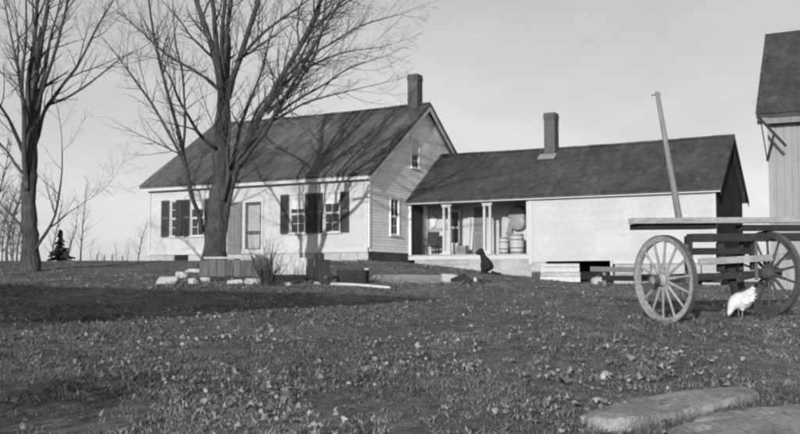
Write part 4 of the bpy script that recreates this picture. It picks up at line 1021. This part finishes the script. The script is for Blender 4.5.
cbeam('end_cleat', atpx(634, 227, .06), atpx(712, 226.5, .06), .2, .08, M['wagon'])
cbeam('side_beam', atpx(740, 228, .06), atpx(812, 228, .06), .2, .09, M['wagon'])
for k, (p0, p1, b0, th_) in enumerate(((632, 818, .16, .085), (637, 812, -.03, .05), (641, 806, -.22, .05))):
    cbeam('deck_plank', atpx(p0, 221+k*.6, b0), atpx(p1, 220+k*.6, b0), .175, th_, M['plank'] if k != 1 else M['old_board'])
# tongue running away to the left, prop, braces
tq = P(604, 278, 18.3)
cbeam('tongue', along(TR*.45, .1, -.04), cl(tq), .10, .10, M['wagon'])
for a in (.25, TR-.45): cbeam('hound', along(a, .0, .0), along(TR*.42+(a-TR*.45)*.15, -1.5, .0), .07, .07, M['wagon'])
pr0 = atpx(728, 262, -.12); prb = atpx(741, 300, -.12); pw_ = ORG+prb; prb.z = ground(pw_.x, pw_.y)-ORG.z-.02
cbeam('prop', pr0, prb, .08, .1, M['wagon'])
cbeam('brace', along(TR-.62, -.1, .05), along(TR-.4, -.1, .5), .06, .06, M['wagon'])
for a in (.36, TR-.3): cbeam('clip_iron', along(a, .07, -.09), along(a, .07, .5), .05, .015, M['iron'], .002)
# upright pole leaning on the deck
pb = P(679.5, 221, 14.2); pt = P(657, 92, 14.35)
po = empty('stake_pole', pb, 0, 'tall slanting wooden pole standing up from the cart deck', 'pole')
d = pt-pb
MB().tube([d*-.045, d*.2, d*.6, d], [.052, .047, .04, .033], 10).build('shaft', M['pole'], po)
MB().tube([d*.985+Vector((-.09, 0, -.02)), d*.985+Vector((.05, 0, 0))], .008, 6).build('peg', M['iron'], po)
# loose dark board end lying under the right wheel's grass, chocks
# ------------------------------------------------------------------ the hen and the dog
def fuse(mb, name, m, parent, vox=.012, smooth=6):
    o = mb.build(name, m, parent); r = o.modifiers.new('fuse', 'REMESH'); r.mode = 'VOXEL'; r.voxel_size = vox; r.use_smooth_shade = True
    s = o.modifiers.new('smooth', 'SMOOTH'); s.iterations = smooth; s.factor = .5; return o
hp = G(741.5, 319.5)
hen = empty('hen', hp, R(8), 'white hen pecking the grass beneath the cart', 'hen')
# faces -x, head down
b = MB()
b.tube([(.185, 0, .40), (.15, 0, .37), (.10, 0, .30), (.04, 0, .255), (-.03, 0, .235), (-.09, 0, .215), (-.13, 0, .175), (-.15, 0, .125), (-.165, 0, .085)], [.02, .055, .095, .118, .122, .10, .065, .042, .03], 16)
b.tube([(.17, 0, .44), (.13, 0, .36), (.07, 0, .28)], [.012, .04, .07], 12, squash=(1, .6, 1))
b.tube([(.21, .0, .37), (.14, 0, .32), (.06, 0, .27)], [.012, .04, .08], 12, squash=(1, .7, 1))
for s in (-1, 1):
    b.tube([(-.06, s*.09, .25), (.03, s*.115, .25), (.12, s*.085, .28)], [.045, .062, .02], 10, squash=(1, .6, 1))
    b.tube([(-.01, s*.05, .19), (-.01, s*.05, .115)], [.05, .022], 10)
b.tube([(-.15, 0, .13), (-.172, 0, .085), (-.178, 0, .055)], [.036, .034, .02], 12)
hen.scale = (1.14, 1.14, 1.14)
fuse(b, 'body', M['feather'], hen, .009, 5)
for s in (-1, 1):
    f = MB(); f.tube([(-.01, s*.05, .13), (-.015, s*.05, .01)], .008, 6)
    for a in (-35, 0, 35): f.tube([(-.015, s*.05, .01), (-.015-.055*math.cos(R(a)), s*.05+.055*math.sin(R(a)), .004)], [.007, .004], 5)
    f.build('leg', M['old_board'], hen)
for s_ in (-1, 1):
    f = MB(); vs_ = []
    for (x_, z_) in ((-.075, .27), (-.02, .315), (.06, .325), (.12, .33), (.165, .335), (.12, .30), (.15, .285), (.10, .265), (.125, .245), (.07, .235), (.0, .2), (-.06, .215)): vs_.append(Vector((x_, s_*(.128-.9*(x_-.02)**2-.9*(z_-.26)**2), z_)))
    f.prism(vs_, (0, s_*.012, 0)); f.build('wing', M['feather'], hen)
f = MB()
for k in range(7):
    a_ = R(40+k*5); d_ = Vector((math.cos(a_), 0, math.sin(a_))); y_ = (k % 3-1)*.018; b0_ = Vector((.13, y_, .35)); n_ = Vector((-d_.z, 0, d_.x))*.016
    f.prism([b0_-n_*.6, b0_+d_*.06-n_, b0_+d_*.095, b0_+d_*.06+n_, b0_+n_*.6], (0, .006, 0))
f.build('tail_feathers', M['feather'], hen)
f = MB(); f.tube([(-.178, 0, .055), (-.192, 0, .022)], [.011, .002], 8); f.build('beak', M['old_board'], hen)
f = MB(); f.prism([Vector((-.185, -.004, .12)), Vector((-.205, -.004, .105)), Vector((-.20, -.004, .085)), Vector((-.208, -.004, .075)), Vector((-.19, -.004, .06)), Vector((-.17, -.004, .09))], (0, .008, 0)); f.build('comb', M['dark_board'], hen)
for s in (-1, 1):
    f = MB(); f.lathe([(.001, -.005), (.005, -.003), (.005, .003), (.001, .005)], 8, Matrix.Translation((-.178, s*.028, .075))); f.build('eye', M['void'], hen)

dp = G(482, 271.5)
dy_ = 33.6; dp = P(484, 270.5, dy_); dp.z = ground(dp.x, dp.y)
dsc = 1.0
dog = empty('dog', dp, R(-12), 'black dog sitting on the grass in front of the porch, looking left', 'dog')
dz0 = P(483, 249, dy_).z-dp.z      # ear height
k = dz0/.74; dog.scale = (k, k, k)
b = MB()   # faces -x
b.tube([(.20, 0, .12), (.15, 0, .20), (.08, 0, .32), (.02, 0, .43), (-.02, 0, .50), (-.035, 0, .58), (-.05, 0, .64)], [.10, .155, .15, .125, .09, .078, .08], 16)
b.tube([(-.02, 0, .655), (-.07, 0, .665), (-.12, 0, .65), (-.19, 0, .625), (-.235, 0, .615)], [.07, .112, .10, .058, .042], 14)
for s in (-1, 1):
    b.tube([(.0, s*.08, .40), (-.05, s*.085, .26), (-.045, s*.085, .13), (-.06, s*.085, .03), (-.11, s*.085, .02)], [.07, .052, .036, .034, .028], 10)
    b.tube([(.16, s*.10, .20), (.08, s*.15, .20), (.02, s*.155, .12), (.06, s*.15, .05), (.0, s*.15, .03), (-.05, s*.15, .025)], [.10, .095, .06, .045, .035, .028], 10)
    b.tube([(-.04, s*.07, .71), (-.03, s*.10, .68), (-.045, s*.105, .60)], [.03, .03, .014], 8)
b.tube([(.22, 0, .08), (.32, .04, .04), (.42, .1, .03), (.5, .16, .03)], [.04, .032, .026, .012], 8)
fuse(b, 'body', M['black_fur'], dog, .014, 5)
f = MB(); f.lathe([(.002, -.02), (.02, -.012), (.022, .004), (.004, .015)], 10, Matrix.Translation((-.262, 0, .625))); f.build('nose', M['void'], dog)
for s in (-1, 1):
    f = MB(); f.lathe([(.002, -.012), (.012, 0), (.002, .012)], 8, Matrix.Translation((-.125, s*.055, .695))); f.build('eye', M['glass'], dog)

# ------------------------------------------------------------------ grass and fallen leaves (uncountable)
def blade_mesh(name, n, h, spread, rng, wid=.006):
    mb = MB()
    for k in range(n):
        a = rng.uniform(0, 6.283); r_ = spread*math.sqrt(rng.random()); x, y = r_*math.cos(a), r_*math.sin(a)
        hh = h*rng.uniform(.3, 1.15); la = rng.uniform(0, 6.283); ln_ = h*rng.uniform(.5, 2.2); w_ = wid*rng.uniform(.7, 1.4)
        dx, dy = math.cos(la), math.sin(la); sx, sy = -dy*w_, dx*w_
        p0 = Vector((x, y, -.01)); p1 = p0+Vector((dx*ln_*.35, dy*ln_*.35, hh*.65)); p2 = p0+Vector((dx*ln_, dy*ln_, hh))
        s = Vector((sx, sy, 0)); mb.add([p0-s, p0+s, p1+s*.7, p1-s*.7, p2], [(0,1,2,3), (3,2,4)], True)
    return mb
def leaf_mesh(rng, L_=.075):
    mb = MB(); ol = []
    n = 10
    for i in range(n):
        a = 2*math.pi*i/n; r_ = L_*.5*(1.0 if i % 2 == 0 else .8)*rng.uniform(.65, 1.2); ol.append(Vector((r_*math.cos(a), r_*math.sin(a)*.85, 0)))
    cu = rng.uniform(.4, 1.3)
    vs = [Vector((0, 0, 0))]+[Vector((v.x, v.y, cu*(v.x*v.x)/L_*2+rng.uniform(0, .012))) for v in ol]
    mb.add(vs, [(0, i+1, (i+1) % n+1) for i in range(n)], True); return mb
rng = random.Random(99)
def scatter(name, protos, pts, m, label, cat):
    """pts: (x,y,z,scale,rx,ry,rz); one object, the tufts placed by geometry nodes"""
    src = bpy.data.collections.new(name+'_source')
    for i, mb in enumerate(protos):
        me = mb.mesh(name+'_tuft'); me.materials.append(m); src.objects.link(bpy.data.objects.new(name+'_tuft', me))
    me = bpy.data.meshes.new(name); me.from_pydata([p[:3] for p in pts], [], []); me.update()
    a = me.attributes.new('sc', 'FLOAT', 'POINT'); a.data.foreach_set('value', [p[3] for p in pts])
    a = me.attributes.new('ro', 'FLOAT_VECTOR', 'POINT'); a.data.foreach_set('vector', [c for p in pts for c in p[4:7]])
    o = bpy.data.objects.new(name, me); C.objects.link(o); me.materials.append(m)
    ng = bpy.data.node_groups.new(name, 'GeometryNodeTree')
    ng.interface.new_socket('Geometry', in_out='INPUT', socket_type='NodeSocketGeometry'); ng.interface.new_socket('Geometry', in_out='OUTPUT', socket_type='NodeSocketGeometry')
    N = ng.nodes; gi = N.new('NodeGroupInput'); go = N.new('NodeGroupOutput'); ip = N.new('GeometryNodeInstanceOnPoints'); ci = N.new('GeometryNodeCollectionInfo')
    ci.inputs['Collection'].default_value = src; ci.inputs['Separate Children'].default_value = True; ci.inputs['Reset Children'].default_value = True
    ip.inputs['Pick Instance'].default_value = True
    s = N.new('GeometryNodeInputNamedAttribute'); s.data_type = 'FLOAT'; s.inputs['Name'].default_value = 'sc'
    r = N.new('GeometryNodeInputNamedAttribute'); r.data_type = 'FLOAT_VECTOR'; r.inputs['Name'].default_value = 'ro'
    e2r = N.new('FunctionNodeEulerToRotation')
    k = ng.links.new; k(gi.outputs[0], ip.inputs['Points']); k(ci.outputs[0], ip.inputs['Instance']); k(s.outputs[0], ip.inputs['Scale']); k(r.outputs[0], e2r.inputs[0]); k(e2r.outputs[0], ip.inputs['Rotation']); k(ip.outputs[0], go.inputs[0])
    md = o.modifiers.new('scatter', 'NODES'); md.node_group = ng
    tag(o, label, cat, kind='stuff'); return o
def inside_house(x, y):
    q = Vector((x, y, 0))-Vector((HC.x, HC.y, 0)); u, v = q.dot(UX), q.dot(VX)
    if -HL-.1 < u < .1 and v > -.05: return True
    q = Vector((x, y, 0))-Vector((EO.x, EO.y, 0)); u, v = q.dot(UX), q.dot(VX)
    return -.1 < u < EL+.1 and v > -.05
def in_path(x, y):
    return False
pts = []
for (y0, y1, dens) in ((4.5, 8, 560), (8, 12, 420), (12, 17, 230), (17, 24, 120), (24, 33, 55), (33, 42, 26)):
    hw0 = .42*1.35
    area = hw0*(y1*y1-y0*y0); n = int(area*dens)
    for k in range(n):
        y = math.sqrt(rng.uniform(y0*y0, y1*y1)); x = rng.uniform(-1, 1)*hw0*y
        if inside_house(x, y): continue
        c = mnoise.noise((x*.55, y*.55, 7.7))+.5*mnoise.noise((x*1.9, y*1.9, 2.2))
        if rng.random() > .8+.6*c: continue
        lo_ = mnoise.noise((x*.28+3, y*.35, 31.0)); worn = math.exp(-((x+1.5)**2/1.2+(y-7.4)**2/2.6))
        if rng.random() < worn*.35: continue
        s = (.8+.5*max(-.6, c)+.7*max(-.4, lo_))*rng.uniform(.5, 1.35)*(1+max(0, y-14)*.012)*(1.9 if rng.random() < .025 else 1)
        pts.append((x, y, ground(x, y), s, rng.gauss(0, .12), rng.gauss(0, .12), rng.uniform(0, 6.283)))
def fringe(x, y, n, r_, lo, hi):
    for k in range(n):
        a = rng.uniform(0, 6.283); q = r_*math.sqrt(rng.random()); xx, yy = x+q*math.cos(a), y+q*math.sin(a)
        if not inside_house(xx, yy): pts.append((xx, yy, ground(xx, yy), rng.uniform(lo, hi), rng.gauss(0, .1), rng.gauss(0, .1), rng.uniform(0, 6.283)))
for c_ in (wl_c, wr_c): fringe(c_.x, c_.y, 90, .55, 1.3, 3.0)
for k in range(420):
    px_ = rng.uniform(585, 800); q = G(px_, 438-(px_-586)*.19+rng.uniform(-9, 9)); fringe(q.x, q.y, 1, .05, .8, 1.9)
for k in range(260):
    q = HC-UX*rng.uniform(-.2, HL)-VX*rng.uniform(.02, .35); fringe(q.x, q.y, 2, .15, 1.5, 3.2)
for k in range(260):
    q = Vector((EO.x, EO.y, 0))+UX*rng.uniform(.3, EL)-VX*rng.uniform(.05, .5); fringe(q.x, q.y, 2, .2, 1.2, 2.8)
for k in range(120):
    q = box.matrix_basis @ Vector((rng.uniform(-.2, ln_ if ln_ > 2 else 3.2), rng.uniform(-.3, .1), 0)); fringe(q.x, q.y, 2, .2, 1.2, 2.6)
protos = [blade_mesh('t', 18, .034, .085, random.Random(i), .0042) for i in range(7)]
scatter('grass', protos, pts, M['grass'], 'short mown autumn grass covering the yard', 'grass')
pts = []
for (y0, y1, dens) in ((4.5, 9, 75), (9, 15, 55), (15, 26, 22)):
    hw0 = .42*1.35; n = int(hw0*(y1*y1-y0*y0)*dens)
    for k in range(n):
        y = math.sqrt(rng.uniform(y0*y0, y1*y1)); x = rng.uniform(-1, 1)*hw0*y
        c = mnoise.noise((x*.8, y*.8, 17.7))+.4*mnoise.noise((x*2.3, y*2.3, 5.2))+.35*math.exp(-((x-.5)**2+(y-9.5)**2)/4)
        if rng.random() > .16+1.3*c: continue
        if inside_house(x, y): continue
        pts.append((x, y, ground(x, y)+rng.uniform(.02, .06), rng.uniform(.35, .95)*(1.5 if rng.random() < .05 else 1), rng.gauss(0, .5), rng.gauss(0, .5), rng.uniform(0, 6.283)))
scatter('fallen_leaves', [leaf_mesh(random.Random(i)) for i in range(6)], pts, M['leaf'], 'dry fallen maple leaves strewn over the grass', 'leaves')

pts = []
for (y0, y1, dens) in ((4.5, 9, 150), (9, 15, 110), (15, 26, 55), (26, 36, 25)):
    hw0 = .42*1.35; n = int(hw0*(y1*y1-y0*y0)*dens)
    for k in range(n):
        y = math.sqrt(rng.uniform(y0*y0, y1*y1)); x = rng.uniform(-1, 1)*hw0*y
        c = mnoise.noise((x*1.1, y*.8, 27.7))+.7*mnoise.noise((x*3.1, y*2.3, 15.2))+.25*math.exp(-((x-.6)**2+(y-9.3)**2)/3)+.75*math.exp(-((x+1.5)**2/1.6+(y-7.6)**2/3))
        if c < .18 or rng.random() > c+.2: continue
        if inside_house(x, y): continue
        pts.append((x, y, ground(x, y)+.005, rng.uniform(.6, 1.4)*(1+max(0, y-14)*.012), rng.gauss(0, .2), rng.gauss(0, .2), rng.uniform(0, 6.283)))
scatter('dry_grass', [blade_mesh('d', 16, .03, .07, random.Random(50+i), .005) for i in range(5)], pts, M['dry_grass'], 'pale dry grass matted in patches over the yard', 'grass')
